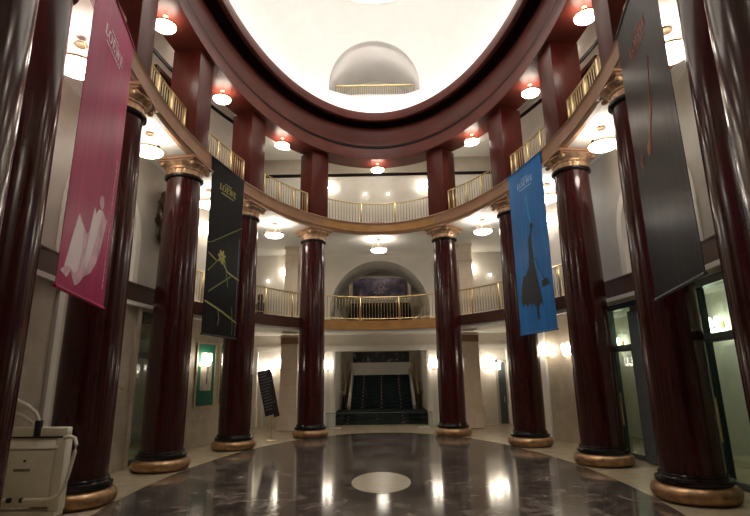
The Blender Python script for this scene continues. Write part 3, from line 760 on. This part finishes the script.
# back corridor doors
def door(name, x0, x1, y, z1, m, fm, s=1):
    e = bpy.data.objects.new(name, None); COL.objects.link(e); e['kind'] = 'structure'
    bm = BM(); box(bm, x0, x1, y - .05, y, .02, z1); obj('leaf', bm, m, e)
    bm = BM(); box(bm, x0 - .1, x0, y - .08, y, 0, z1 + .1); box(bm, x1, x1 + .1, y - .08, y, 0, z1 + .1); box(bm, x0 - .1, x1 + .1, y - .08, y, z1, z1 + .1); obj('frame', bm, fm, e)
    bm = BM(); tube(bm, [(x1 - .12, y - .1, .95), (x1 - .12, y - .1, 1.2)], .018, 8); obj('door_handle', bm, M['brass'], e)
door('door_1', 5.35, 5.68, RY, 2.7, M['slate'], M['sidewall'])
door('door_2', -5.35, -4.62, RY, 2.55, M['whitewood'], M['white'])
for x in (-5.82, 5.92):
    bm = BM(); box(bm, x - .16, x + .16, RY - .22, RY, 0, 3.32, bev=.02); box(bm, x - .2, x + .2, RY - .26, RY, 0, .85, bev=.02); struct('trim_22', bm, M['white'])
# pilasters in white beside the blue banner, the curved right wall and its left twin
for s in (-1, 1):
    for y in (6.75,):
        bm = BM(); t0, t1 = TY(y - .14, s, 1.8), TY(y + .14, s, 1.8)
        sweep(bm, [(1.68, 0), (1.82, 0), (1.82, 4.0), (1.68, 4.0)], t0, t1, 4)
        if s > 0: struct('trim_23', bm, M['white'], True)
        else: bm.free()
# upper gallery dark door in the left side wall and its right twin
for s, n_ in ((-1, 3), (1, 4)):
    e = bpy.data.objects.new('door_%d' % n_, None); COL.objects.link(e); e['kind'] = 'structure'
    bm = BM(); side_seg(bm, s, 2.0, 3.5, 8.31, 11.0, 1.24, 1.31); obj('leaf', bm, M['ring_dark'], e, True)
    bm = BM()
    for a, b, z0, z1 in ((1.85, 2.0, 8.31, 11.15), (3.5, 3.65, 8.31, 11.15), (1.85, 3.65, 11.0, 11.15)): side_seg(bm, s, a, b, z0, z1, 1.18, 1.31)
    obj('frame', bm, M['pillar'], e, True)
    bm = BM(); p = EP(TY(2.2, s, 1.0), 1.2, 9.3); bmesh.ops.create_uvsphere(bm, u_segments=10, v_segments=6, radius=.04)
    for v in bm.verts: v.co += p
    obj('door_handle', bm, M['brass'], e, True)
# block of railing on the far upper landing
t = thing('landing_balustrade', 'grey railing of the small stair landing behind the middle upper balustrade', 'railing', (-.1, 11.9, H_UP))
bm = BM(); box(bm, -.36, .36, -.03, .03, 1.0, 1.06); box(bm, -.36, .36, -.02, .02, .1, .14); obj('rails', bm, M['bronze'], t)
for k in range(10): inst('baluster', unit_mesh('gbal', .015, 1.0, 6), M['bronze'], t, (-.34 + .68 * k / 9, 0, 0))

# ------------------------------------------------------------------ glass doors on the right and one on the left
def glass_door(name, s, a, b, leaves, z1=3.85):
    e = bpy.data.objects.new(name, None); COL.objects.link(e); e['kind'] = 'structure'
    bm = BM()
    for q in (a, b - .1): side_seg(bm, s, q, q + .1, 0, z1, 1.04, 1.26, 1)
    side_seg(bm, s, a, b, z1 - .14, z1, 1.04, 1.26); side_seg(bm, s, a, b, 2.72, 2.80, 1.08, 1.22)
    obj('frame', bm, M['doorgreen'], e)
    w = (b - a - .2) / leaves
    for k in range(leaves):
        y0 = a + .1 + k * w; y1 = y0 + w
        bm = BM(); side_seg(bm, s, y0 + .05, y1 - .05, .12, 2.70, 1.14, 1.16, 3); obj('pane', bm, M['glass'], e)
        bm = BM()
        for q in (y0, y1 - .06): side_seg(bm, s, q, q + .06, .02, 2.72, 1.11, 1.19, 1)
        side_seg(bm, s, y0, y1, .02, .14, 1.11, 1.19, 2); side_seg(bm, s, y0, y1, 2.64, 2.72, 1.11, 1.19, 2)
        obj('leaf_frame', bm, M['doorgreen'], e)
        bm = BM(); tube(bm, [EP(TY(y1 - .14, s, 1.0), 1.05, .8), EP(TY(y1 - .14, s, 1.0), 1.05, 1.6)], .018, 8); obj('door_handle', bm, M['brass'], e, True)
    bm = BM(); side_seg(bm, s, a + .1, b - .1, 2.80, z1 - .14, 1.14, 1.16, 3); obj('transom_pane', bm, M['glass'], e)
    bm = BM(); side_seg(bm, s, a + .15, a + .6, z1 - .30, z1 - .16, .98, 1.10, 2); obj('door_closer', bm, M['bronze'], e)
glass_door('door_5', 1, .95, 2.75, 2)
glass_door('door_6', 1, -3.1, -.75, 2)
glass_door('door_7', -1, 1.95, 3.05, 1)
bm = BM(); p0 = EP(TY(1.35, 1, 1.0), 1.0); side_seg(bm, 1, 1.35, 1.75, .03, 3.6, 1.02, 1.09, 2); o = obj('door_leaf', bm, M['slate'])
tag(o, 'slate grey open door leaf between the bare right column and the charcoal banner', 'door')
bm = BM(); side_seg(bm, 1, 2.62, 2.84, 0, 3.9, .93, 1.03, 2); struct('trim_24', bm, M['white'], True)
bm = BM(); side_seg(bm, -1, -1.36, -1.16, 0, 3.93, .93, 1.0, 2); struct('trim_25', bm, M['whitewood'], True)
bm = BM(); side_seg(bm, -1, 1.80, 1.95, 0, 3.93, .93, 1.03, 2); struct('trim_26', bm, M['beige'], True)
# brass wall handrail on the left wall
t = thing('wall_handrail', 'short brass handrail end on the left wall beside the bare column', 'handrail', EP(TY(1.2, -1, 1.0), .9, 2.0))
bm = BM(); tube(bm, [(0, -.9, -.04), (0, -.2, .02), (.02, .2, -.12)], .03, 8); obj('rail', bm, M['brass'], t, True)
bm = BM(); tube(bm, [(0, -.6, -.01), (-.10, -.6, -.05)], .02, 8); obj('bracket', bm, M['brass'], t, True)

# ------------------------------------------------------------------ pictures, relief
def picture(y0, y1, s, z0, z1, lab):
    a, b = EP(TY(y0, s, 1.8), 1.76), EP(TY(y1, s, 1.8), 1.76)
    c = (a + b) / 2; d = (b - a); w = d.length / 2; ang = atan2(d.y, d.x)
    t = thing('framed_picture', lab, 'picture', (c.x, c.y, z0), ang, 'framed pictures on the left wall'); h = z1 - z0; f = .05
    # local y < 0 faces the hall (travel towards the back keeps the hall on the right)
    bm = BM(); box(bm, -w, w, -.02, .01, 0, f); box(bm, -w, w, -.02, .01, h - f, h); box(bm, -w, -w + f, -.02, .01, f, h - f); box(bm, w - f, w, -.02, .01, f, h - f); obj('frame', bm, M['frame_gold'], t)
    bm = BM(); box(bm, -w + f, w - f, -.008, .01, f, h - f); obj('mat_board', bm, M['matgreen'], t)
    bm = BM(); box(bm, -w * .55, w * .6, -.012, -.008, h * .25, h * .84); p = obj('print', bm, M['paper'], t)
    bm = BM(); box(bm, w * .05, w * .18, -.014, -.012, h * .35, h * .7); box(bm, w * .12, w * .26, -.0145, -.0125, h * .5, h * .76); obj('drawing', bm, M['p_grey'], p)
picture(5.78, 6.62, -1, 1.20, 3.32, 'tall picture with green mat in full view beside the bare left column')
picture(6.78, 7.3, -1, 1.25, 3.32, 'narrow green-matted picture partly hidden by the column')
t = None
bm = BM(); bmesh.ops.create_icosphere(bm, subdivisions=4, radius=1)
for v in bm.verts:
    c = v.co.copy(); k = 1 + .16 * sin(9 * c.z + 3 * c.y) * cos(7 * c.y) + .10 * sin(17 * c.z + 11 * c.x)
    v.co = Vector((c.x * .16 * k, c.y * .42 * k * (1 - .25 * c.z), c.z * .80 * (1 + .06 * sin(8 * c.y))))
p = EP(TY(2.52, -1, 1.0), .88, 6.62)
t = thing('wall_relief', 'dark bronze carved relief on the left wall half behind the bare column', 'sculpture', p)
obj('relief', bm, M['bronze'], t, True)
bm = BM(); bmesh.ops.create_icosphere(bm, subdivisions=2, radius=.1)
for v in bm.verts: v.co = Vector((v.co.x * .5 - .06, v.co.y * 1.2 - .25, v.co.z * 2.2 - .45))
obj('pale_fold', bm, M['p_grey'], t, True)
# dark sculpture behind the mezzanine railing
bm = BM(); lathe(bm, [(.16, 0), (.15, .05), (.11, .1), (.10, .35), (.14, .55), (.17, .78), (.13, .92), (.07, .98), (.10, 1.06), (.115, 1.16), (.09, 1.28), (.01, 1.33)], 20)
for v in bm.verts: v.co.x *= 1.25
o = obj('dark_statue', bm, M['black'], None, True, loc=(-5.25, 10.7, H_MEZ - .01)); tag(o, 'dark statue standing behind the mezzanine railing at the far left', 'statue')

# ------------------------------------------------------------------ banners
GLY = {'L': [[(.10, 0), (.72, 0), (.72, .30), (.66, .30), (.62, .10), (.34, .08), (.34, .94), (.44, .96), (.44, 1), (.02, 1), (.02, .96), (.14, .94), (.14, .06), (.02, .04), (.02, 0)]],
       'E': [[(.02, 0), (.72, 0), (.74, .28), (.69, .28), (.60, .08), (.34, .07), (.34, .47), (.52, .48), (.54, .38), (.58, .38), (.58, .66), (.54, .66), (.52, .55), (.34, .54), (.34, .93), (.58, .92), (.64, .76), (.69, .76), (.69, 1), (.02, 1), (.02, .96), (.14, .94), (.14, .06), (.02, .04)]],
       'W': [[(.0, 1), (.0, .96), (.08, .94), (.34, 0), (.42, 0), (.60, .60), (.80, 0), (.88, 0), (1.12, .94), (1.20, .96), (1.20, 1), (.92, 1), (.92, .96), (1.03, .94), (.87, .30), (.70, .94), (.78, .96), (.78, 1), (.48, 1), (.48, .96), (.54, .94), (.57, .80), (.42, .30), (.28, .94), (.38, .96), (.38, 1)]]}
ADV = {'L': .80, 'O': 1.04, 'E': .84, 'W': 1.26}
def word(bm, txt, fr, x0, z0, h, wscale, d0, d1):
    x = x0
    for ch in txt:
        g = lambda a, b, d, X=x: fr(X + a * h * wscale, z0 + b * h, d)
        if ch == 'O':
            n = 28
            for k in range(n):
                a, b = 2 * pi * k / n, 2 * pi * (k + 1) / n
                prism(bm, [(.48 + .46 * cos(a), .5 + .52 * sin(a)), (.48 + .46 * cos(b), .5 + .52 * sin(b)), (.48 + .27 * cos(b), .5 + .46 * sin(b)), (.48 + .27 * cos(a), .5 + .46 * sin(a))], g, d0, d1)
        else:
            for pg in GLY[ch]: prism(bm, pg, g, d0, d1)
        x += ADV[ch] * h * wscale
    return x
def ribbon(pts, w):
    """polygon of a stroke of width w along pts (metres on the cloth)"""
    L, Rr = [], []
    for k in range(len(pts)):
        a = pts[max(k - 1, 0)]; b = pts[min(k + 1, len(pts) - 1)]
        dx, dy = b[0] - a[0], b[1] - a[1]; l = hypot(dx, dy); ww = w[k] if isinstance(w, (list, tuple)) else w
        L.append((pts[k][0] - dy / l * ww / 2, pts[k][1] + dx / l * ww / 2)); Rr.append((pts[k][0] + dy / l * ww / 2, pts[k][1] - dx / l * ww / 2))
    return L + list(reversed(Rr))
ZB, HB = 3.25, 5.05
class Banner:
    def __init__(s, A, B, cloth, label, rodm):
        A, B = Vector((A[0], A[1], 0)), Vector((B[0], B[1], 0)); s.W = (B - A).length; u = (B - A).normalized()
        s.t = thing('hanging_banner', label, 'banner', ((A.x + B.x) / 2, (A.y + B.y) / 2, ZB), atan2(u.y, u.x), 'banners hung from the upper gallery')
        bm = BM(); nx, nz = 24, 40; W = s.W                       # local: x along the cloth, -y towards the hall
        F = [[bm.verts.new((-W / 2 + W * i / nx, s.yy(i / nx, k / nz), HB * k / nz)) for i in range(nx + 1)] for k in range(nz + 1)]
        Bk = [[bm.verts.new((-W / 2 + W * i / nx, s.yy(i / nx, k / nz) + .008, HB * k / nz)) for i in range(nx + 1)] for k in range(nz + 1)]
        for k in range(nz):
            for i in range(nx):
                bm.faces.new((F[k][i], F[k][i + 1], F[k + 1][i + 1], F[k + 1][i])); bm.faces.new((Bk[k][i], Bk[k + 1][i], Bk[k + 1][i + 1], Bk[k][i + 1]))
        for k in range(nz):
            for i in (0, nx): bm.faces.new((F[k][i], F[k + 1][i], Bk[k + 1][i], Bk[k][i]))
        for i in range(nx):
            for k in (0, nz): bm.faces.new((F[k][i], F[k][i + 1], Bk[k][i + 1], Bk[k][i]))
        s.cloth = obj('cloth', bm, cloth, s.t, True)
        for z in (0, HB):
            bm = BM(); tube(bm, [(-W / 2 - .02, .0, z), (W / 2 + .02, .0, z)], .026, 10); obj('bottom_rod' if z == 0 else 'top_rod', bm, rodm, s.t, True)
        for x in (-W * .42, W * .42):
            bm = BM(); tube(bm, [(x, 0, HB), (x, .07, HB + .02)], .012, 6); obj('bracket', bm, M['black'], s.t)
    def yy(s, a, b): return 0.0
    def fr(s, a, b, d):
        return Vector((-s.W / 2 + a, s.yy(a / s.W, b / HB) - d, b))
    def uv(s, pts): return [(u * s.W, v * HB) for u, v in pts]
    def shape(s, name, pts, m, d=.006, parent=None, polys=None, lab=None):
        bm = BM()
        for pg in (polys or [pts]): prism(bm, pg, s.fr, d - .012, d)
        o = obj(name, bm, m, parent or s.cloth)
        if lab: o['label'] = lab
        return o
    def text(s, x0, z0, h, ws, m, small=True, lean=0):
        bm = BM(); g = (lambda a, b, d: s.fr(a + lean * (b - z0), b, d))
        x1 = word(bm, 'LOEWE', g, x0, z0, h, ws, -.006, .006); o = obj('lettering', bm, m, s.cloth)
        if small:
            bm = BM(); w = x1 - x0
            for n_, f0, zb, zt in ((9, .12, -.52, -.32), (5, .30, 1.25, 1.42)):
                bm = BM(); up = []
                for k in range(n_):
                    a = x0 + w * (f0 + .085 * k)
                    up += [(a, z0 + zt * h), (a + w * .055, z0 + zt * h), (a + w * .055, z0 + (zb + .03) * h), (a + w * .085, z0 + (zb + .03) * h)]
                prism(bm, up[:-1] + [(up[-2][0], z0 + zb * h), (up[0][0], z0 + zb * h)], s.fr, -.006, .006)
                obj('small_print', bm, m, s.cloth)
    def sideprint(s, m, f0=.03, f1=.5, u=.91):
        pts = []; b = f0; x0, x1, x2 = u * s.W, (u + .004) * s.W, (u + .018) * s.W
        while b < f1:
            l = random.uniform(.008, .022); pts += [(x1, b * HB), (x2, b * HB), (x2, (b + l) * HB), (x1, (b + l) * HB)]; b += l + .007
        s.shape('edge_print', pts + [(x0, pts[-1][1]), (x0, pts[0][1])], m)

b = Banner((-4.12, -4.65), (-4.63, -2.6), M['pink'], 'pink banner printed with a white gown, hanging on the left', M['pink'])
b.shape('printed_veil', b.uv([(.034, .045), (.112, .063), (.152, .144), (.22, .222), (.247, .228), (.29, .212), (.40, .19), (.431, .189), (.488, .232), (.512, .288), (.56, .27), (.612, .294), (.70, .30), (.76, .287), (.825, .281), (.78, .22), (.736, .163), (.68, .12), (.596, .085), (.452, .061), (.38, .035), (.308, .024), (.207, .058), (.15, .035)]), M['p_veil'], .005)
b.shape('printed_gown', b.uv([(.09, .06), (.152, .144), (.22, .220), (.26, .216), (.34, .196), (.36, .13), (.33, .07), (.27, .055), (.18, .066)]), M['p_white'], .008)
b.shape('printed_dress', b.uv([(.42, .10), (.46, .20), (.505, .284), (.55, .268), (.61, .292), (.68, .298), (.66, .25), (.60, .18), (.54, .12), (.48, .085)]), M['p_white'], .008)
b.shape('printed_head', [(b.W * (.655 + .055 * cos(2 * pi * k / 16)), HB * (.322 + .022 * sin(2 * pi * k / 16))) for k in range(16)], M['p_veil'], .007)
b.text(.25 * b.W, .832 * HB, .185, 1.18, M['p_white']); b.sideprint(M['p_veil'], .06, .5, .90)

b = Banner((-4.7, 2.23), (-4.3, 4.05), M['blackcloth'], 'black banner printed with a yellow flower on thin stems, hanging on the left', M['black'])
for pts, w, m in (([(.0, .50), (.109, .51), (1.0, .685)], .030, 'p_green'), ([(.109, .233), (.724, .357)], .045, 'p_green'), ([(.06, .345), (.24, .40), (.413, .454)], .035, 'p_green'), ([(.05, .445), (.275, .418)], .035, 'p_yellow'),
        ([(.35, .45), (.623, .374), (.98, .352)], .05, 'p_yellow'), ([(.52, .43), (.58, .37), (.645, .29)], .04, 'p_green'), ([(.03, .178), (.30, .158), (.51, .141), (.98, .092)], .05, 'p_yellow'), ([(.394, .15), (.44, .10), (.42, .06)], .05, 'p_green'), ([(.80, .18), (.85, .06), (.84, .02)], .03, 'p_green')):
    b.shape('printed_stem', ribbon(b.uv(pts), w), M[m], .006)
pet = []
for k in range(7):
    a = 2 * pi * k / 7 + .3; cx, cy = .42 * b.W, .45 * HB
    pet.append([(cx + .05 * cos(a + .9), cy + .05 * sin(a + .9)), (cx + .05 * cos(a - .9), cy + .05 * sin(a - .9)), (cx + .17 * cos(a - .3), cy + .17 * sin(a - .3)), (cx + .23 * cos(a), cy + .23 * sin(a)), (cx + .17 * cos(a + .3), cy + .17 * sin(a + .3))])
b.shape('printed_flower', None, M['p_yellow'], .008, polys=pet)
b.text(.235 * b.W, .842 * HB, .19, 1.06, M['p_yellow']); b.sideprint(M['p_grey'], .02, .6, .93)

b = Banner((4.25, 4.23), (4.69, 2.3), M['blue'], 'bright blue banner printed with a dark skirted figure, hanging on the right', M['blue'])
b.shape('printed_figure', b.uv([(.50, .565), (.535, .57), (.545, .52), (.556, .45), (.56, .40), (.575, .375), (.609, .314), (.645, .26), (.673, .221), (.712, .137), (.66, .16), (.618, .150), (.59, .14), (.585, .10), (.60, .075), (.535, .068), (.525, .09), (.53, .14), (.505, .144), (.45, .165), (.401, .155), (.35, .175), (.28, .155), (.22, .18), (.144, .158), (.103, .201), (.15, .27), (.224, .339), (.30, .335), (.35, .358), (.40, .375), (.435, .42), (.447, .47), (.447, .53)]), M['p_dark'], .006)
b.shape('printed_head', [(b.W * (.585 + .045 * cos(2 * pi * k / 14)), HB * (.612 + .019 * sin(2 * pi * k / 14))) for k in range(14)], M['p_dark'], .006)
b.shape('printed_neck', ribbon(b.uv([(.575, .60), (.545, .565), (.50, .53)]), .07), M['p_dark'], .007)
b.shape('printed_bag', b.uv([(.722, .275), (.87, .285), (.925, .246), (.732, .238)]), M['p_dark'], .006)
b.shape('printed_strap', ribbon(b.uv([(.60, .42), (.70, .34), (.80, .28)]), .025), M['p_dark'], .006)
b.shape('printed_streak', ribbon(b.uv([(.50, .82), (.52, .72), (.56, .63)]), [.12, .09, .05]), M['p_cyan'], .004)
b.text(.265 * b.W, .877 * HB, .18, 1.09, M['p_ltblue'])

b = Banner((4.64, -2.6), (4.1, -4.75), M['greycloth'], 'charcoal banner with orange lettering, hanging on the right near the glass doors', M['slate'])
b.text(.28 * b.W, .815 * HB, .19, 1.12, M['p_orange'])
b.shape('printed_stem', ribbon(b.uv([(.66, .72), (.58, .62), (.50, .52), (.44, .47)]), [.015, .03, .045, .03]), M['p_orange'], .006)
b.shape('printed_leaf', ribbon(b.uv([(.60, .60), (.54, .55), (.46, .50), (.40, .46)]), [.02, .06, .07, .02]), M['p_orange'], .007)
b.shape('printed_mark', ribbon(b.uv([(.22, .475), (.16, .455), (.20, .43)]), .06), M['p_orange'], .006)
b.shape('printed_bloom', b.uv([(.36, .475), (.42, .49), (.44, .46), (.40, .435), (.35, .45)]), M['p_orange'], .006)

# ------------------------------------------------------------------ leaning sign
t = thing('sign_stand', 'tall dark leaning sign with pale text lines on a thin metal post', 'sign', (-3.86, 7.3, 0))
bm = BM(); lathe(bm, [(.20, 0), (.20, .02), (.05, .035), (.018, .05)], 28); obj('base_plate', bm, M['brass'], t, True)
bm = BM(); tube(bm, [(0, 0, .03), (0, .05, .95)], .018, 10); obj('post', bm, M['brass'], t, True)
R_ = Matrix.Translation((.05, .05, .88)) @ Matrix.Rotation(math.radians(38), 4, 'Z') @ Matrix.Rotation(math.radians(-14), 4, 'Y')
bm = BM(); box(bm, -.30, .22, -.02, .02, 0, 1.56, R_, .004); pn = obj('panel', bm, M['black'], t)
bm = BM()
for k in range(13):
    z = 1.45 - k * .105; w = random.uniform(.25, .44); box(bm, -.26, -.26 + w, -.024, -.02, z, z + .025, R_)
obj('text_lines', bm, M['p_grey'], pn)
bm = BM(); box(bm, .02, .22, -.03, .03, -.12, 0, R_); obj('leaflet_box', bm, M['black'], t)

# ------------------------------------------------------------------ folded platform lift at the left
t = thing('platform_lift', 'cream folded wheelchair platform lift at the foot of the left column', 'lift', (-5.0, -2.42, 0), math.radians(0)); t.scale = (1, 1, 1.12)
W = 1.05; y0, y1 = -.16, .05
bm = BM(); box(bm, -W, -.16, y0, y1, .16, .90, bev=.012); obj('folded_platform', bm, M['lift'], t, True)
bm = BM(); box(bm, -.16, 0, y0 + .02, y1, .10, 1.05, bev=.015); obj('side_housing', bm, M['lift'], t, True)
bm = BM(); prism(bm, [(y0 - .0, .93), (y0 + .10, 1.06), (y1, 1.06), (y1, .91), (y0, .91)], lambda a, b, d: Vector((d, a, b)), -W, -.10); obj('flap', bm, M['lift'], t)
bm = BM(); box(bm, -W, -.02, y0 + .06, y1, 1.075, 1.20, bev=.02); obj('top_rail', bm, M['lift'], t, True)
bm = BM(); box(bm, -W, -.03, y0 + .07, y1, 1.055, 1.08); obj('shadow_gap', bm, M['black'], t)
bm = BM(); box(bm, -W, -.02, y0 - .02, y1, .03, .10, bev=.01); bp = obj('base', bm, M['lift'], t)
for x in (-.12, -.9):
    bm = BM(); lathe(bm, [(.03, -.03), (.03, .03)], 14, Matrix.Translation((x, y0 + .05, .03)) @ Matrix.Rotation(pi / 2, 4, 'X')); obj('castor', bm, M['black'], bp)
bm = BM(); box(bm, -.76, -.50, y0 - .006, y0, .62, .655); obj('name_plate', bm, M['lift_dark'], t)
bm = BM(); lathe(bm, [(.018, 0), (.018, .012)], 14, Matrix.Translation((-.60, y0, .76)) @ Matrix.Rotation(pi / 2, 4, 'X')); obj('lock', bm, M['black'], t)
bm = BM(); tube(bm, [(-.04, y0 + .02, 1.06), (.06, y0 + .02, 1.075), (.15, y0 + .01, 1.05), (.185, y0, .97), (.18, y0, .88), (.13, y0 - .02, .58), (.09, y0 - .04, .40), (.03, y0 - .06, .31), (-.08, y0 - .06, .27), (-.20, y0 - .06, .26), (-.52, y0 - .06, .26)], .028, 10); a1 = obj('folding_arm', bm, M['lift'], t, True)
bm = BM(); lathe(bm, [(.034, 0), (.034, .05)], 12, Matrix.Translation((-.55, y0 - .06, .26)) @ Matrix.Rotation(pi / 2, 4, 'Y')); obj('arm_cap', bm, M['black'], a1)
bm = BM(); tube(bm, [(-W, y0 - .06, .26), (-.74, y0 - .06, .26)], .028, 10); a2 = obj('folding_arm', bm, M['lift'], t, True)
bm = BM(); lathe(bm, [(.034, 0), (.034, .05)], 12, Matrix.Translation((-.75, y0 - .06, .26)) @ Matrix.Rotation(pi / 2, 4, 'Y')); obj('arm_cap', bm, M['black'], a2)
bm = BM(); box(bm, -.53, -.45, y0 + .0, y0 + .1, 1.08, 1.30, bev=.01); obj('clamp', bm, M['black'], t, True)
bm = BM(); tube(bm, [(-.49, y0 + .05, 1.28), (-.56, y0 + .05, 1.40), (-.72, y0 + .06, 1.50), (-1.02, y0 + .08, 1.62)], .03, 10); obj('control_arm', bm, M['lift'], t, True)
bm = BM(); tube(bm, [(-.62, y0 + .1, 1.25), (-.80, y0 + .1, 1.36), (-1.02, y0 + .1, 1.42)], .024, 10); obj('control_arm', bm, M['lift'], t, True)

# ------------------------------------------------------------------ camera, world, view
w = bpy.data.worlds.new('night'); SC.world = w; w.use_nodes = True
w.node_tree.nodes['Background'].inputs[0].default_value = (.02, .02, .025, 1); w.node_tree.nodes['Background'].inputs[1].default_value = .3
f, pi_, ro, ya = 494.243, .240396, -.0141131, -.0110609
fw = Vector((sin(ya) * cos(pi_), cos(ya) * cos(pi_), sin(pi_))); r0 = Vector((cos(ya), -sin(ya), 0)); u0 = r0.cross(fw)
rr_ = r0 * cos(ro) + u0 * sin(ro); uu = -r0 * sin(ro) + u0 * cos(ro)
cam = bpy.data.cameras.new('camera'); co = bpy.data.objects.new('camera', cam); COL.objects.link(co)
cam.sensor_width = 36; cam.sensor_fit = 'HORIZONTAL'; cam.lens = 36 * f / 750; cam.clip_start = .05
m3 = Matrix((rr_, uu, -fw)).transposed().to_4x4(); m3.translation = Vector((.0574, -10.8313, 2.0278)); co.matrix_world = m3
SC.camera = co
vs = SC.view_settings; vs.view_transform = 'Standard'; vs.look = 'None'; vs.gamma = 1; vs.exposure = 0.80; vs.use_curve_mapping = False
